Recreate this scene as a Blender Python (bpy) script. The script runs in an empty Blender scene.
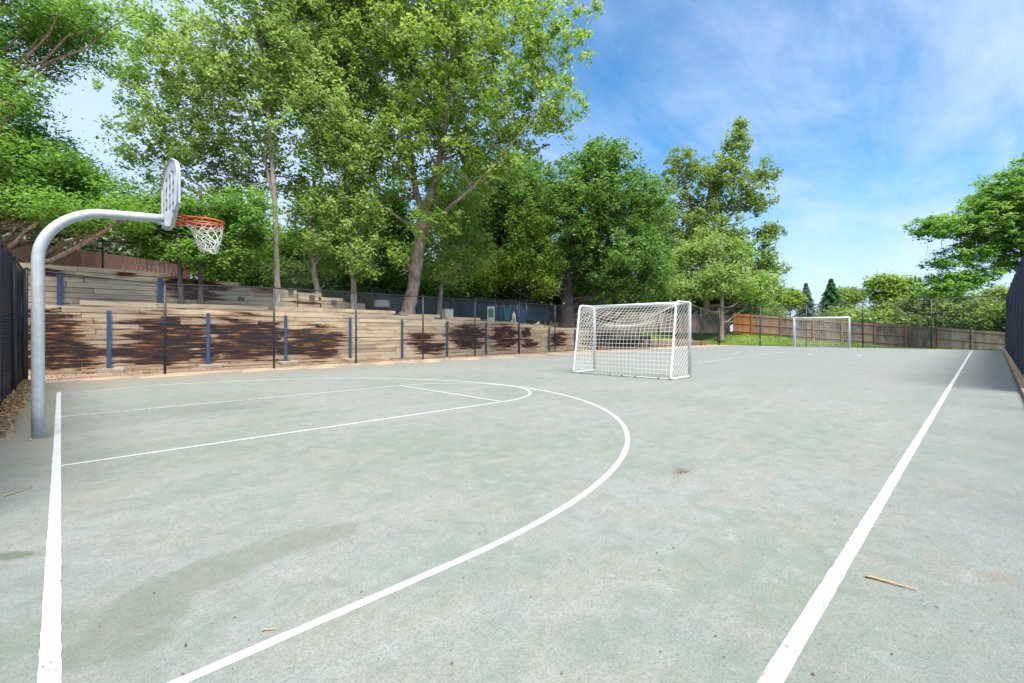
import bpy, math, random
import numpy as np
from mathutils import Vector, noise as mnoise
random.seed(7); RNG = np.random.default_rng(11)
R = math.radians
scene = bpy.context.scene
col = scene.collection

# ------------------------------------------------------------------ camera geometry of the place
FP, YAW, HZ, CX, CAMH = 462.5, R(44.83), 331.7, 526.1, 1.30
CY_, SY_ = math.cos(YAW), math.sin(YAW)
def xy_u(u, Y):                       # point on the line Y = const seen at column u
    t = (u - CX) / FP
    d = Y / (SY_ - t * CY_)
    return d * (CY_ + t * SY_), Y
def at(u, d):
    r = (u - CX) / FP * d
    return d * CY_ + r * SY_, d * SY_ - r * CY_
def zat(v, d): return CAMH + (HZ - v) * d / FP
def ground(u, v):
    d = FP * CAMH / (v - HZ); return at(u, d)

# ------------------------------------------------------------------ helpers
def tag(o, label=None, cat=None, group=None, kind=None):
    if label: o['label'] = label
    if cat: o['category'] = cat
    if group: o['group'] = group
    if kind: o['kind'] = kind
    return o
def empty(name, loc=(0, 0, 0), rz=0):
    o = bpy.data.objects.new(name, None); col.objects.link(o)
    o.location = loc; o.rotation_euler = (0, 0, rz); o.empty_display_size = .2
    return o
class MB:
    def __init__(s): s.v = []; s.f = []; s.sm = False
    def box(s, c, size, rz=0, ry=0, rx=0, jit=0):
        cx, cy, cz = c; a, b, h = size[0]/2, size[1]/2, size[2]/2
        n = len(s.v)
        cr, sr = math.cos(rz), math.sin(rz); cp, sp = math.cos(ry), math.sin(ry); cq, sq = math.cos(rx), math.sin(rx)
        for dx, dy, dz in ((-a,-b,-h),(a,-b,-h),(a,b,-h),(-a,b,-h),(-a,-b,h),(a,-b,h),(a,b,h),(-a,b,h)):
            if jit: dx += random.uniform(-jit, jit); dy += random.uniform(-jit, jit); dz += random.uniform(-jit, jit)
            dy, dz = dy*cq - dz*sq, dy*sq + dz*cq
            dx, dz = dx*cp + dz*sp, -dx*sp + dz*cp
            s.v.append((cx + dx*cr - dy*sr, cy + dx*sr + dy*cr, cz + dz))
        for q in ((0,3,2,1),(4,5,6,7),(0,1,5,4),(1,2,6,5),(2,3,7,6),(3,0,4,7)): s.f.append(tuple(n+i for i in q))
        return s
    def tube(s, path, rad, sides=8, caps=True, closed=False):
        P = [Vector(p) for p in path]; n0 = len(s.v); m = len(P)
        if not hasattr(rad, '__len__'): rad = [rad]*m
        T = []
        for i in range(m):
            a = P[i-1] if (i > 0 or closed) else P[0]; b = P[(i+1) % m] if (i < m-1 or closed) else P[-1]
            t = (b - a); T.append(t.normalized() if t.length > 1e-9 else Vector((0,0,1)))
        up = Vector((0,0,1)) if abs(T[0].z) < .9 else Vector((1,0,0))
        N = (up - T[0]*up.dot(T[0])).normalized()
        for i in range(m):
            N = (N - T[i]*N.dot(T[i])); N = N.normalized() if N.length > 1e-6 else T[i].orthogonal().normalized()
            B = T[i].cross(N)
            for k in range(sides):
                a = 2*math.pi*k/sides
                s.v.append(tuple(P[i] + (N*math.cos(a) + B*math.sin(a))*rad[i]))
        for i in range(m if closed else m-1):
            j = (i+1) % m
            for k in range(sides):
                l = (k+1) % sides
                s.f.append((n0+i*sides+k, n0+i*sides+l, n0+j*sides+l, n0+j*sides+k))
        if caps and not closed:
            s.f.append(tuple(n0+k for k in reversed(range(sides))))
            s.f.append(tuple(n0+(m-1)*sides+k for k in range(sides)))
        return s
    def prism(s, poly, z0, z1):       # poly xy
        n = len(s.v); m = len(poly)
        for z in (z0, z1):
            for x, y in poly: s.v.append((x, y, z))
        s.f.append(tuple(n+i for i in reversed(range(m)))); s.f.append(tuple(n+m+i for i in range(m)))
        for i in range(m):
            j = (i+1) % m; s.f.append((n+i, n+j, n+m+j, n+m+i))
        return s
    def quad(s, a, b, c, d):
        n = len(s.v); s.v += [tuple(a), tuple(b), tuple(c), tuple(d)]; s.f.append((n, n+1, n+2, n+3)); return s
    def build(s, name, mat, parent=None, smooth=False, bevel=0):
        me = bpy.data.meshes.new(name); me.from_pydata(s.v, [], s.f); me.update()
        if smooth:
            me.polygons.foreach_set('use_smooth', [True]*len(me.polygons))
        o = bpy.data.objects.new(name, me); col.objects.link(o)
        if mat: me.materials.append(mat)
        if parent:
            o.parent = parent
            # coordinates are given in world space for these builds: undo the parent's transform
        if bevel:
            b = o.modifiers.new('b', 'BEVEL'); b.width = bevel; b.segments = 2; b.limit_method = 'ANGLE'
        return o
def np_mesh(name, V, nper, mat, parent=None, tint=None, smooth=False):
    V = np.asarray(V, dtype=np.float32).reshape(-1, 3); nf = len(V)//nper
    me = bpy.data.meshes.new(name)
    me.vertices.add(len(V)); me.vertices.foreach_set('co', V.ravel())
    me.loops.add(len(V)); me.loops.foreach_set('vertex_index', np.arange(len(V), dtype=np.int32))
    me.polygons.add(nf); me.polygons.foreach_set('loop_start', np.arange(nf, dtype=np.int32)*nper)
    me.update(calc_edges=True); me.validate()
    if tint is not None:
        a = me.attributes.new('tint', 'FLOAT', 'FACE'); a.data.foreach_set('value', np.asarray(tint, dtype=np.float32))
    me.materials.append(mat)
    o = bpy.data.objects.new(name, me); col.objects.link(o)
    if parent: o.parent = parent
    return o

# ------------------------------------------------------------------ node helpers
class NT:
    def __init__(s, name):
        s.m = bpy.data.materials.new(name); s.m.use_nodes = True; s.t = s.m.node_tree; s.t.nodes.clear()
        s.out = s.t.nodes.new('ShaderNodeOutputMaterial')
        s._obj = None
    def n(s, ty, **k):
        nd = s.t.nodes.new(ty)
        for a, b in k.items():
            if a == 'i':
                for q, v in b.items(): 
                    if hasattr(v, 'is_output') or isinstance(v, bpy.types.NodeSocket): s.t.links.new(v, nd.inputs[q])
                    else: nd.inputs[q].default_value = v
            else: setattr(nd, a, b)
        return nd
    def obj(s):
        if not s._obj: s._obj = s.n('ShaderNodeTexCoord').outputs['Object']
        return s._obj
    def mapped(s, vec, sc=(1,1,1), loc=(0,0,0), rot=(0,0,0)):
        return s.n('ShaderNodeMapping', i={'Vector': vec, 'Scale': sc, 'Location': loc, 'Rotation': rot}).outputs[0]
    def noise(s, vec, scale, detail=4, rough=.55, dist=0):
        return s.n('ShaderNodeTexNoise', i={'Vector': vec, 'Scale': scale, 'Detail': detail, 'Roughness': rough, 'Distortion': dist}).outputs['Fac']
    def math(s, op, a, b=0.0, c=0.0, clamp=False):
        nd = s.n('ShaderNodeMath', operation=op, use_clamp=clamp)
        for k, v in enumerate((a, b, c)):
            if isinstance(v, bpy.types.NodeSocket): s.t.links.new(v, nd.inputs[k])
            else: nd.inputs[k].default_value = v
        return nd.outputs[0]
    def ramp(s, fac, stops, interp='LINEAR'):
        nd = s.n('ShaderNodeValToRGB', i={'Fac': fac}); cr = nd.color_ramp; cr.interpolation = interp
        while len(cr.elements) < len(stops): cr.elements.new(.5)
        for e, (p, c) in zip(cr.elements, stops):
            e.position = p; e.color = (c, c, c, 1) if not hasattr(c, '__len__') else tuple(c) + ((1,) if len(c) == 3 else ())
        return nd.outputs['Color']
    def sstep(s, x, a, b):
        return s.n('ShaderNodeMapRange', interpolation_type='SMOOTHSTEP', i={'Value': x, 'From Min': a, 'From Max': b}).outputs[0]
    def mix(s, f, a, b, mode='MIX'):
        nd = s.n('ShaderNodeMix', data_type='RGBA', blend_type=mode)
        for k, v in ((0, f), (6, a), (7, b)):
            if isinstance(v, bpy.types.NodeSocket): s.t.links.new(v, nd.inputs[k])
            else: nd.inputs[k].default_value = v if not hasattr(v, '__len__') else (tuple(v) + ((1,) if len(v) == 3 else ()))
        return nd.outputs[2]
    def xyz(s, v): return s.n('ShaderNodeSeparateXYZ', i={0: v}).outputs
    def bump(s, h, strength=.3, dist=.01):
        return s.n('ShaderNodeBump', i={'Height': h, 'Strength': strength, 'Distance': dist}).outputs[0]
    def bsdf(s, colr, rough=.8, metal=0, normal=None, spec=.5):
        b = s.n('ShaderNodeBsdfPrincipled')
        for k, v in (('Base Color', colr), ('Roughness', rough), ('Metallic', metal), ('Specular IOR Level', spec)):
            if isinstance(v, bpy.types.NodeSocket): s.t.links.new(v, b.inputs[k])
            else: b.inputs[k].default_value = v if not hasattr(v, '__len__') else tuple(v) + ((1,) if len(v) == 3 else ())
        if normal is not None: s.t.links.new(normal, b.inputs['Normal'])
        return b.outputs[0]
    def done(s, sh): s.t.links.new(sh, s.out.inputs[0]); return s.m

def simple(name, c, rough=.6, metal=0, var=.12, scale=6, bump=.1, spec=.5, c2=None):
    t = NT(name); f = t.noise(t.obj(), scale, 5)
    c2 = c2 or tuple(x*(1-var*2.2) for x in c)
    cc = t.mix(t.ramp(f, [(.3, 0), (.7, 1)]), c, c2)
    nb = t.bump(t.noise(t.obj(), scale*8, 3), bump, .005)
    return t.done(t.bsdf(cc, rough, metal, nb, spec))

M = {}
M['black_metal'] = simple('black_metal', (.018, .022, .034), .45, 0, .2, 9)
M['blue_steel'] = simple('blue_steel', (.014, .065, .19), .6, 0, .2, 7, c2=(.022, .04, .075))
M['galv'] = simple('galvanised_steel', (.46, .50, .52), .5, .1, .06, 14, .08, c2=(.36, .40, .43))
M['white_paint'] = simple('white_powder_coat', (.66, .68, .70), .4, 0, .08, 7, c2=(.54, .55, .55))
M['board_white'] = simple('board_paint', (.50, .55, .57), .45, 0, .09, 5, c2=(.38, .43, .46))
M['dark_slot'] = simple('dark_slot', (.045, .055, .07), .8)
M['rim_orange'] = simple('rim_orange', (.62, .10, .04), .45, 0, .15, 20)
M['net'] = simple('net_cord', (.62, .61, .57), .8, 0, .05, 30)
M['old_net'] = simple('old_net_cord', (.70, .70, .66), .9, 0, .12, 30)
M['orange_tape'] = simple('orange_tape', (.7, .12, .03), .6)
M['dead_twig'] = simple('dead_twig', (.36, .31, .26), .9, 0, .15, 10)
M['beige_box'] = simple('beige_enamel', (.66, .60, .50), .6)
M['timber_end'] = simple('dark_timber_end', (.11, .075, .05), .9)
M['stone'] = simple('concrete_block', (.44, .37, .29), .9, 0, .2, 12, .4)
M['play_blue'] = simple('play_blue', (.012, .045, .12), .5)
M['play_teal'] = simple('play_teal', (.01, .11, .15), .5)
M['sign_white'] = simple('sign_white', (.66, .66, .60), .6)
M['sign_green'] = simple('sign_green', (.05, .26, .08), .6)
M['bin_black'] = simple('bin_plastic', (.03, .03, .035), .6)
M['bin_grey'] = simple('bin_label', (.38, .38, .38), .7)
M['bench'] = simple('bench_board', (.48, .47, .46), .7)

def bark(name, c1, c2, sc=1):
    t = NT(name)
    v = t.mapped(t.obj(), (sc*6, sc*6, sc*1.2)); f = t.noise(v, 2.2, 6, .65, .6)
    blotch = t.noise(t.obj(), 1.7, 3)
    c = t.mix(t.ramp(f, [(.35, 0), (.62, 1)]), c1, c2)
    c = t.mix(t.ramp(blotch, [(.4, 0), (.7, .5)]), c, tuple(x*.55 for x in c1))
    return t.done(t.bsdf(c, .95, 0, t.bump(f, .9, .03), .2))
M['bark_pale'] = bark('pale_bark', (.19, .15, .125), (.42, .355, .30))
M['bark_big'] = bark('cottonwood_bark', (.16, .11, .095), (.40, .30, .25), .8)
M['bark_dark'] = bark('dark_bark', (.05, .042, .045), (.13, .11, .10))

def leafmat(name, dark, mid, light, trans=.5):
    t = NT(name)
    a = t.n('ShaderNodeAttribute', attribute_name='tint').outputs['Fac']
    c = t.ramp(a, [(0, dark), (.5, mid), (1, light)])
    b = t.bsdf(c, .5, 0, None, .38)
    tc = t.mix(.5, c, (min(.6, light[0]*1.15), min(.7, light[1]*1.2), light[2]*.7))
    tr = t.n('ShaderNodeBsdfTranslucent', i={'Color': tc}).outputs[0]
    return t.done(t.n('ShaderNodeMixShader', i={0: trans, 1: b, 2: tr}).outputs[0])
M['leaf_cotton'] = leafmat('cottonwood_leaf', (.055, .15, .02), (.175, .325, .045), (.42, .56, .17))
M['leaf_aspen'] = leafmat('aspen_leaf', (.07, .165, .03), (.20, .35, .07), (.43, .56, .22))
M['leaf_fir'] = leafmat('feathery_leaf', (.022, .10, .016), (.085, .25, .035), (.29, .47, .12))
M['leaf_dark'] = leafmat('dark_leaf', (.035, .10, .025), (.09, .21, .042), (.21, .35, .09))
M['leaf_back'] = leafmat('background_leaf', (.04, .13, .018), (.11, .26, .035), (.25, .42, .08))
M['leaf_yellow'] = leafmat('yellow_green_leaf', (.10, .20, .02), (.20, .33, .04), (.34, .46, .10))
M['leaf_olive'] = leafmat('olive_leaf', (.07, .14, .03), (.16, .26, .06), (.30, .40, .13))
M['leaf_spruce'] = leafmat('spruce_needle', (.04, .12, .055), (.075, .20, .085), (.14, .29, .13), .2)
M['leaf_blue'] = leafmat('blue_spruce_needle', (.10, .18, .16), (.18, .29, .26), (.30, .40, .38), .2)
M['leaf_grey'] = leafmat('grey_shrub_leaf', (.08, .13, .07), (.17, .22, .14), (.32, .36, .28), .2)
M['grass'] = leafmat('grass_blade', (.07, .13, .015), (.13, .21, .03), (.24, .29, .07), .3)
M['litter'] = leafmat('dead_leaf', (.12, .06, .03), (.26, .16, .09), (.42, .31, .19), .1)

# timber with burnt/creosote stains ------------------------------------------------
def timber(name, c1, c2, stains=(), wallY=0, sx=1.0):
    t = NT(name); o = t.obj(); g = t.n('ShaderNodeNewGeometry').outputs['Position']
    isl = t.n('ShaderNodeNewGeometry').outputs['Random Per Island']
    grain = t.noise(t.mapped(g, (1.1*sx, 6, 34)), 1.5, 6, .65, .4)
    fine = t.noise(t.mapped(g, (3*sx, 20, 90)), 2.0, 4, .6)
    patch = t.noise(t.mapped(g, (.9, 1, 3.6)), 1.1, 5, .65)
    c = t.mix(t.ramp(grain, [(.3, 0), (.7, 1)]), c1, c2)
    c = t.mix(t.math('MULTIPLY', t.ramp(fine, [(.52, 0), (.7, 1)]), .45), c, tuple(x*.35 for x in c1))
    c = t.mix(t.math('MULTIPLY', t.math('POWER', isl, 1.6), .75), c, (.27, .22, .17))
    c = t.mix(t.ramp(patch, [(.50, 0), (.68, .75)]), c, (.20, .13, .085))
    # knots
    kn = t.n('ShaderNodeTexVoronoi', i={'Vector': t.mapped(g, (1.3, .01, 4.6)), 'Scale': 1.0, 'Randomness': 1.0}).outputs['Distance']
    c = t.mix(t.ramp(kn, [(.04, .85), (.10, 0)]), c, (.12, .07, .04))
    if stains:
        wv = t.noise(t.mapped(g, (.55, .5, 5.0)), 1.3, 6, .66, .3)
        wv2 = t.noise(t.mapped(g, (.45, 1, 14)), 1.6, 4, .6)
        acc = None
        for (x, z, rx, rz) in stains:
            v = t.n('ShaderNodeVectorMath', operation='SUBTRACT', i={0: g, 1: (x, 0, z)}).outputs[0]
            v = t.n('ShaderNodeVectorMath', operation='MULTIPLY', i={0: v, 1: (1/rx, 0, 1/rz)}).outputs[0]
            l = t.n('ShaderNodeVectorMath', operation='LENGTH', i={0: v}).outputs['Value']
            acc = l if acc is None else t.math('MINIMUM', acc, l)
        d = t.math('ADD', acc, t.math('MULTIPLY', t.math('SUBTRACT', wv, .5), 3.4))
        d = t.math('ADD', d, t.math('MULTIPLY', t.math('SUBTRACT', wv2, .5), 1.0))
        d = t.math('ADD', d, t.math('MULTIPLY', t.math('SUBTRACT', isl, .5), .5))
        m = t.sstep(d, 1.16, .98)
        edge = t.math('MULTIPLY', t.sstep(d, 1.62, 1.1), .75)
        c = t.mix(edge, c, (.26, .14, .065))
        blk = t.mix(t.ramp(t.noise(t.mapped(g, (.9, 1, 9)), 1.7, 5, .7), [(.46, 0), (.58, .35), (.70, 1)]), (.007, .005, .007), (.14, .045, .015))
        # peeled streaks showing fresh orange wood
        pe = t.ramp(t.noise(t.mapped(g, (.9, 1, 16), (3, 0, 5)), 1.2, 5, .65), [(.575, 0), (.63, .95)])
        blk = t.mix(pe, blk, (.55, .24, .07))
        c = t.mix(m, c, blk)
    return t.done(t.bsdf(c, .9, 0, t.bump(grain, .6, .02), .25))
XW = lambda u: xy_u(u, 20.0)[0]
def st(u0, u1, z0, z1):
    a, b = XW(u0), XW(u1); return ((a+b)/2, (z0+z1)/2, (b-a)/2*1.02, (z1-z0)/2)
stains = [st(195, 222, .25, 1.1), st(275, 295, .3, 1.0), st(20, 88, .15, 1.75), st(60, 100, .1, .9), st(112, 205, .2, 1.15), st(128, 215, .5, 1.7), st(214, 285, .2, 1.65), st(212, 262, .7, 1.8), st(288, 343, .2, 1.35),
          st(410, 434, .75, 1.25), st(420, 444, .22, .75), st(451, 484, .65, 1.65), st(455, 482, .4, 1.0),
          st(490, 518, .45, 1.6), st(521, 537, .3, .7), st(521, 530, 1.0, 1.5), st(550, 566, .3, 1.2), st(585, 612, .2, 1.1), st(606, 640, .15, .75)]
M['wall_timber'] = timber('weathered_wall_timber', (.66, .54, .37), (.47, .38, .26), stains)
M['upper_timber'] = timber('upper_wall_timber', (.60, .50, .34), (.42, .36, .25), [(3.6, 3.0, .9, .45), (-.3, 3.2, .3, .1), (1.6, 3.3, .3, .06), (6, 3.0, .6, .08), (7.6, 2.6, .5, .06)])
M['edging'] = timber('edging_timber', (.42, .27, .16), (.26, .17, .11))
def fence_wood(name, c1, c2, stain=None, pos=(0, 1), dark=.0):
    t = NT(name); g = t.n('ShaderNodeNewGeometry').outputs['Position']
    isl = t.n('ShaderNodeNewGeometry').outputs['Random Per Island']
    grain = t.noise(t.mapped(g, (12, 12, 1.2)), 2, 5, .6)
    c = t.mix(grain, c1, c2)
    c = t.mix(t.math('MULTIPLY', isl, .5), c, tuple(x*.45 for x in c2))
    big = t.noise(t.mapped(g, (1.2, 1.2, .5)), 1.0, 5, .7)
    if dark: c = t.mix(t.ramp(big, [(.42, 0), (.6, dark)]), c, (.055, .048, .05))
    return t.done(t.bsdf(c, .9, 0, t.bump(grain, .5, .01), .25))
M['cedar_pink'] = fence_wood('faded_red_cedar', (.62, .36, .28), (.48, .28, .22))
M['wood_orange'] = fence_wood('orange_stained_wood', (.50, .21, .055), (.36, .13, .035))
M['wood_rail'] = fence_wood('brown_rail_wood', (.34, .17, .09), (.22, .11, .065))
M['wood_brown'] = fence_wood('brown_board_wood', (.44, .27, .17), (.28, .17, .11), dark=.35)
M['wood_grey'] = fence_wood('weathered_grey_wood', (.36, .27, .215), (.20, .15, .125), dark=.9)
M['wood_greyplain'] = fence_wood('pale_grey_wood', (.36, .30, .25), (.24, .20, .17), dark=.6)

# ------------------------------------------------------------------ ground materials
def court_mat():
    t = NT('court_surface'); g = t.n('ShaderNodeNewGeometry').outputs['Position']
    X, Y, Z = t.xyz(g)
    big = t.noise(g, .35, 5, .6, .4); mid = t.noise(g, 1.6, 6, .65, .5); fine = t.noise(g, 24, 4, .7)
    streak = t.noise(t.mapped(g, (.25, 1.6, 1), rot=(0, 0, .5)), 1.4, 6, .7, .5)
    grit = t.noise(g, 190, 2, .6)
    green = (.30, .365, .305); grey = (.41, .425, .42); tan = (.44, .41, .35)
    c = t.mix(t.ramp(big, [(.40, 0), (.58, 1)]), green, grey)
    c = t.mix(t.ramp(mid, [(.44, 0), (.66, .85)]), c, tan)
    m2 = t.noise(g, 5.5, 6, .7, .6)
    c = t.mix(t.ramp(m2, [(.38, .5), (.5, 0)]), c, (.235, .285, .24))
    c = t.mix(t.ramp(m2, [(.54, 0), (.70, .65)]), c, (.52, .53, .52))
    c = t.mix(t.ramp(streak, [(.52, 0), (.68, .6)]), c, (.47, .50, .50))
    c = t.mix(t.ramp(streak, [(.30, .5), (.45, 0)]), c, (.29, .355, .315))
    # far half is greyer, right fence's soft shade painted bluish beyond the side line
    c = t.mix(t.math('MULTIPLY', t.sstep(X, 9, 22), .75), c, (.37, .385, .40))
    side = t.sstep(t.math('ADD', Y, t.math('MULTIPLY', t.math('SUBTRACT', mid, .5), 1.2)), .75, -.1)
    c = t.mix(t.math('MULTIPLY', side, .3), c, (.36, .42, .41))
    # grey-brown dirt washed from the wall
    dn = t.noise(t.mapped(g, (.5, 1, 1)), 1.1, 6, .65)
    dy = t.math('SUBTRACT', Y, t.math('MULTIPLY', X, .09))
    dirt = t.sstep(t.math('ADD', dy, t.math('MULTIPLY', t.math('SUBTRACT', dn, .5), 7.0)), 13.0, 17.0)
    c = t.mix(t.math('MULTIPLY', dirt, .85), c, (.40, .315, .25))
    dl = t.sstep(t.math('ADD', X, t.math('MULTIPLY', t.math('SUBTRACT', dn, .5), 1.6)), .25, -.45)
    dl = t.math('MULTIPLY', dl, t.sstep(Y, 5.0, 9.5))
    c = t.mix(t.math('MULTIPLY', dl, .75), c, (.35, .28, .21))
    # dried puddle stain: a band of segments
    seg = [ground(120, 640), ground(165, 590), ground(235, 562), ground(300, 541), ground(340, 532)]
    w = [.17, .20, .16, .17, .09]; acc = None
    wob = t.math('MULTIPLY', t.math('SUBTRACT', t.noise(g, 3.2, 6, .7), .5), .34)
    for k in range(len(seg)-1):
        (ax, ay), (bx, by) = seg[k], seg[k+1]; L = math.hypot(bx-ax, by-ay); cx_, cy_ = (ax+bx)/2, (ay+by)/2
        ang = math.atan2(by-ay, bx-ax)
        v = t.n('ShaderNodeVectorMath', operation='SUBTRACT', i={0: g, 1: (cx_, cy_, 0)}).outputs[0]
        v = t.n('ShaderNodeVectorRotate', rotation_type='Z_AXIS', i={'Vector': v, 'Angle': -ang}).outputs[0]
        px, py, pz = t.xyz(v)
        dx = t.math('MAXIMUM', t.math('SUBTRACT', t.math('ABSOLUTE', px), L/2), 0.0)
        dd = t.math('SUBTRACT', t.math('SQRT', t.math('ADD', t.math('MULTIPLY', dx, dx), t.math('MULTIPLY', py, py))), (w[k]+w[k+1])/2)
        acc = dd if acc is None else t.math('MINIMUM', acc, dd)
    dist = t.math('ADD', acc, wob)
    pm = t.sstep(dist, .035, -.03)
    pc = t.mix(t.noise(g, 5, 4, .6), (.17, .22, .15), (.29, .27, .21))
    c = t.mix(t.math('MULTIPLY', pm, t.ramp(t.noise(g, 16, 5, .8), [(.35, .9), (.65, .4)])), c, pc)
    def spot(u, v, r, colr, amt, sxy=(1, 1), rot=0, nz=.9):
        nonlocal c
        x, y = ground(u, v)
        q = t.n('ShaderNodeVectorMath', operation='SUBTRACT', i={0: g, 1: (x, y, 0)}).outputs[0]
        q = t.n('ShaderNodeVectorRotate', rotation_type='Z_AXIS', i={'Vector': q, 'Angle': -rot}).outputs[0]
        q = t.n('ShaderNodeVectorMath', operation='MULTIPLY', i={0: q, 1: (1/(r*sxy[0]), 1/(r*sxy[1]), 0)}).outputs[0]
        l = t.n('ShaderNodeVectorMath', operation='LENGTH', i={0: q}).outputs['Value']
        l = t.math('ADD', l, t.math('MULTIPLY', t.math('SUBTRACT', t.noise(g, 2.2/r, 4, .6), .5), nz))
        c = t.mix(t.math('MULTIPLY', t.sstep(l, 1.0, .35), amt), c, colr)
    spot(8, 556, .085, (.10, .16, .07), .85, (2.6, .95), YAW-R(90)+.1)
    spot(681, 471, .13, (.32, .22, .16), .75, (1.3, .8), 0)
    spot(1000, 578, .09, (.42, .34, .27), .7)
    spot(30, 640, .28, (.20, .28, .20), .5, (1.5, .8), 0)
    spot(165, 500, .3, (.30, .36, .30), .5, (1.6, .5), .8)
    spot(250, 395, .8, (.45, .40, .34), .35, (2, .8), .3)
    spot(650, 383, 1.0, (.46, .44, .37), .45, (2.5, .6), .1)
    # tiny scuffs
    sc = t.noise(t.mapped(g, (7, 22, 1), rot=(0, 0, .9)), 1.0, 2, .5, 1.5)
    c = t.mix(t.ramp(sc, [(.73, 0), (.75, .6)]), c, (.12, .13, .12))
    sp = t.n('ShaderNodeTexVoronoi', i={'Vector': g, 'Scale': 8.0}).outputs['Distance']
    c = t.mix(t.ramp(sp, [(.025, .4), (.045, 0)]), c, (.16, .15, .13))
    # hairline cracks
    vc = t.n('ShaderNodeTexVoronoi', feature='DISTANCE_TO_EDGE', i={'Vector': t.n('ShaderNodeVectorMath', operation='ADD', i={0: g, 1: t.n('ShaderNodeTexNoise', i={'Vector': g, 'Scale': 1.5, 'Detail': 4.0}).outputs['Color']}).outputs[0], 'Scale': .16}).outputs['Distance']
    c = t.mix(t.ramp(vc, [(.0006, .12), (.0016, 0)]), c, (.20, .20, .18))
    c = t.mix(t.math('MULTIPLY', t.ramp(fine, [(.35, .5), (.58, 0)]), 1.0), c, (.25, .30, .245))
    worn = t.ramp(t.noise(g, .9, 8, .72, .8), [(.57, 0), (.66, .38)])
    c = t.mix(worn, c, (.46, .44, .41))
    c = t.mix(t.math('MULTIPLY', t.ramp(grit, [(.34, .7), (.50, 0)]), 1.0), c, (.21, .24, .21))
    g60 = t.noise(g, 70, 3, .75)
    c = t.mix(t.ramp(g60, [(.37, .7), (.48, 0)]), c, (.20, .225, .205))
    c = t.mix(t.ramp(g60, [(.60, 0), (.72, .4)]), c, (.60, .61, .60))
    c = t.mix(t.math('MULTIPLY', t.ramp(grit, [(.55, 0), (.75, .35)]), 1.0), c, (.56, .58, .56))
    c = t.mix(1.0, c, (.575, .58, .58), 'MULTIPLY')
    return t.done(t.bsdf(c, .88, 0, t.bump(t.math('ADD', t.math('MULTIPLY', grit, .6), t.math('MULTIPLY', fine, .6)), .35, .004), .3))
M['court'] = court_mat()
def ground_mat():
    t = NT('soil_and_lawn'); g = t.n('ShaderNodeNewGeometry').outputs['Position']
    X, Y, Z = t.xyz(g)
    n1 = t.noise(g, .5, 5, .6); n2 = t.noise(g, 3.5, 5, .7); n3 = t.noise(g, 30, 3, .7)
    soil = t.mix(n2, (.42, .31, .22), (.25, .17, .115))
    soil = t.mix(t.ramp(n3, [(.4, 0), (.7, .5)]), soil, (.50, .41, .31))
    lawn = t.mix(n2, (.10, .18, .022), (.16, .25, .04))
    lawn = t.mix(t.ramp(n1, [(.5, 0), (.7, .6)]), lawn, (.24, .27, .07))
    w = t.math('MULTIPLY', t.math('SUBTRACT', n2, .5), 1.6)
    gx = t.sstep(t.math('ADD', X, w), 45.4, 46.4)
    gy = t.math('MULTIPLY', t.sstep(t.math('ADD', Y, w), 21.0, 22.6), t.sstep(X, 24, 28))
    gz = t.sstep(t.math('ADD', t.math('SUBTRACT', Y, t.math('MULTIPLY', X, .1)), w), 26, 29)
    m = t.math('MAXIMUM', t.math('MAXIMUM', gx, gy), gz)
    return t.done(t.bsdf(t.mix(m, soil, lawn), .95, 0, t.bump(n3, .6, .03), .2))
M['ground'] = ground_mat()
def paint_mat(name='line_paint', wear=.5):
    t = NT(name); g = t.n('ShaderNodeNewGeometry').outputs['Position']
    n = t.noise(g, 14, 6, .75); n2 = t.noise(g, 2.2, 4, .6); n3 = t.noise(g, 150, 2)
    c = t.mix(t.ramp(n2, [(.4, 0), (.7, .5)]), (.50, .525, .54), (.38, .41, .41))
    c = t.mix(t.ramp(n3, [(.3, .4), (.5, 0)]), c, (.6, .64, .63))
    b = t.bsdf(c, .7, 0, None, .3)
    tr = t.n('ShaderNodeBsdfTransparent').outputs[0]
    k = t.ramp(t.math('ADD', n, t.math('MULTIPLY', n2, .3)), [(wear, 1), (wear+.05, 0)])
    return t.done(t.n('ShaderNodeMixShader', i={0: t.math('MULTIPLY', k, .7), 1: b, 2: tr}).outputs[0])
M['paint'] = paint_mat('line_paint', .49)
M['paint_worn'] = paint_mat('worn_line_paint', .58)
def screen_mat(name, c1, c2, alpha=.08):
    t = NT(name); g = t.n('ShaderNodeNewGeometry').outputs['Position']
    n = t.noise(t.mapped(g, (3, 3, .5)), 2, 5, .6); n2 = t.noise(t.mapped(g, (60, 60, 90)), 1, 2)
    c = t.mix(n, c1, c2); c = t.mix(t.ramp(n2, [(.35, .5), (.6, 0)]), c, tuple(x*.4 for x in c1))
    b = t.bsdf(c, .75, 0, t.bump(n2, .4, .005), .3); tr = t.n('ShaderNodeBsdfTransparent').outputs[0]
    return t.done(t.n('ShaderNodeMixShader', i={0: alpha, 1: b, 2: tr}).outputs[0])
M['screen_left'] = screen_mat('navy_mesh_fabric', (.055, .068, .14), (.11, .13, .23), .25)
M['screen_right'] = screen_mat('dark_navy_fabric', (.008, .013, .042), (.012, .019, .075), .42)
M['screen_up'] = screen_mat('blue_green_fabric', (.02, .045, .075), (.035, .08, .10), .03)

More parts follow.
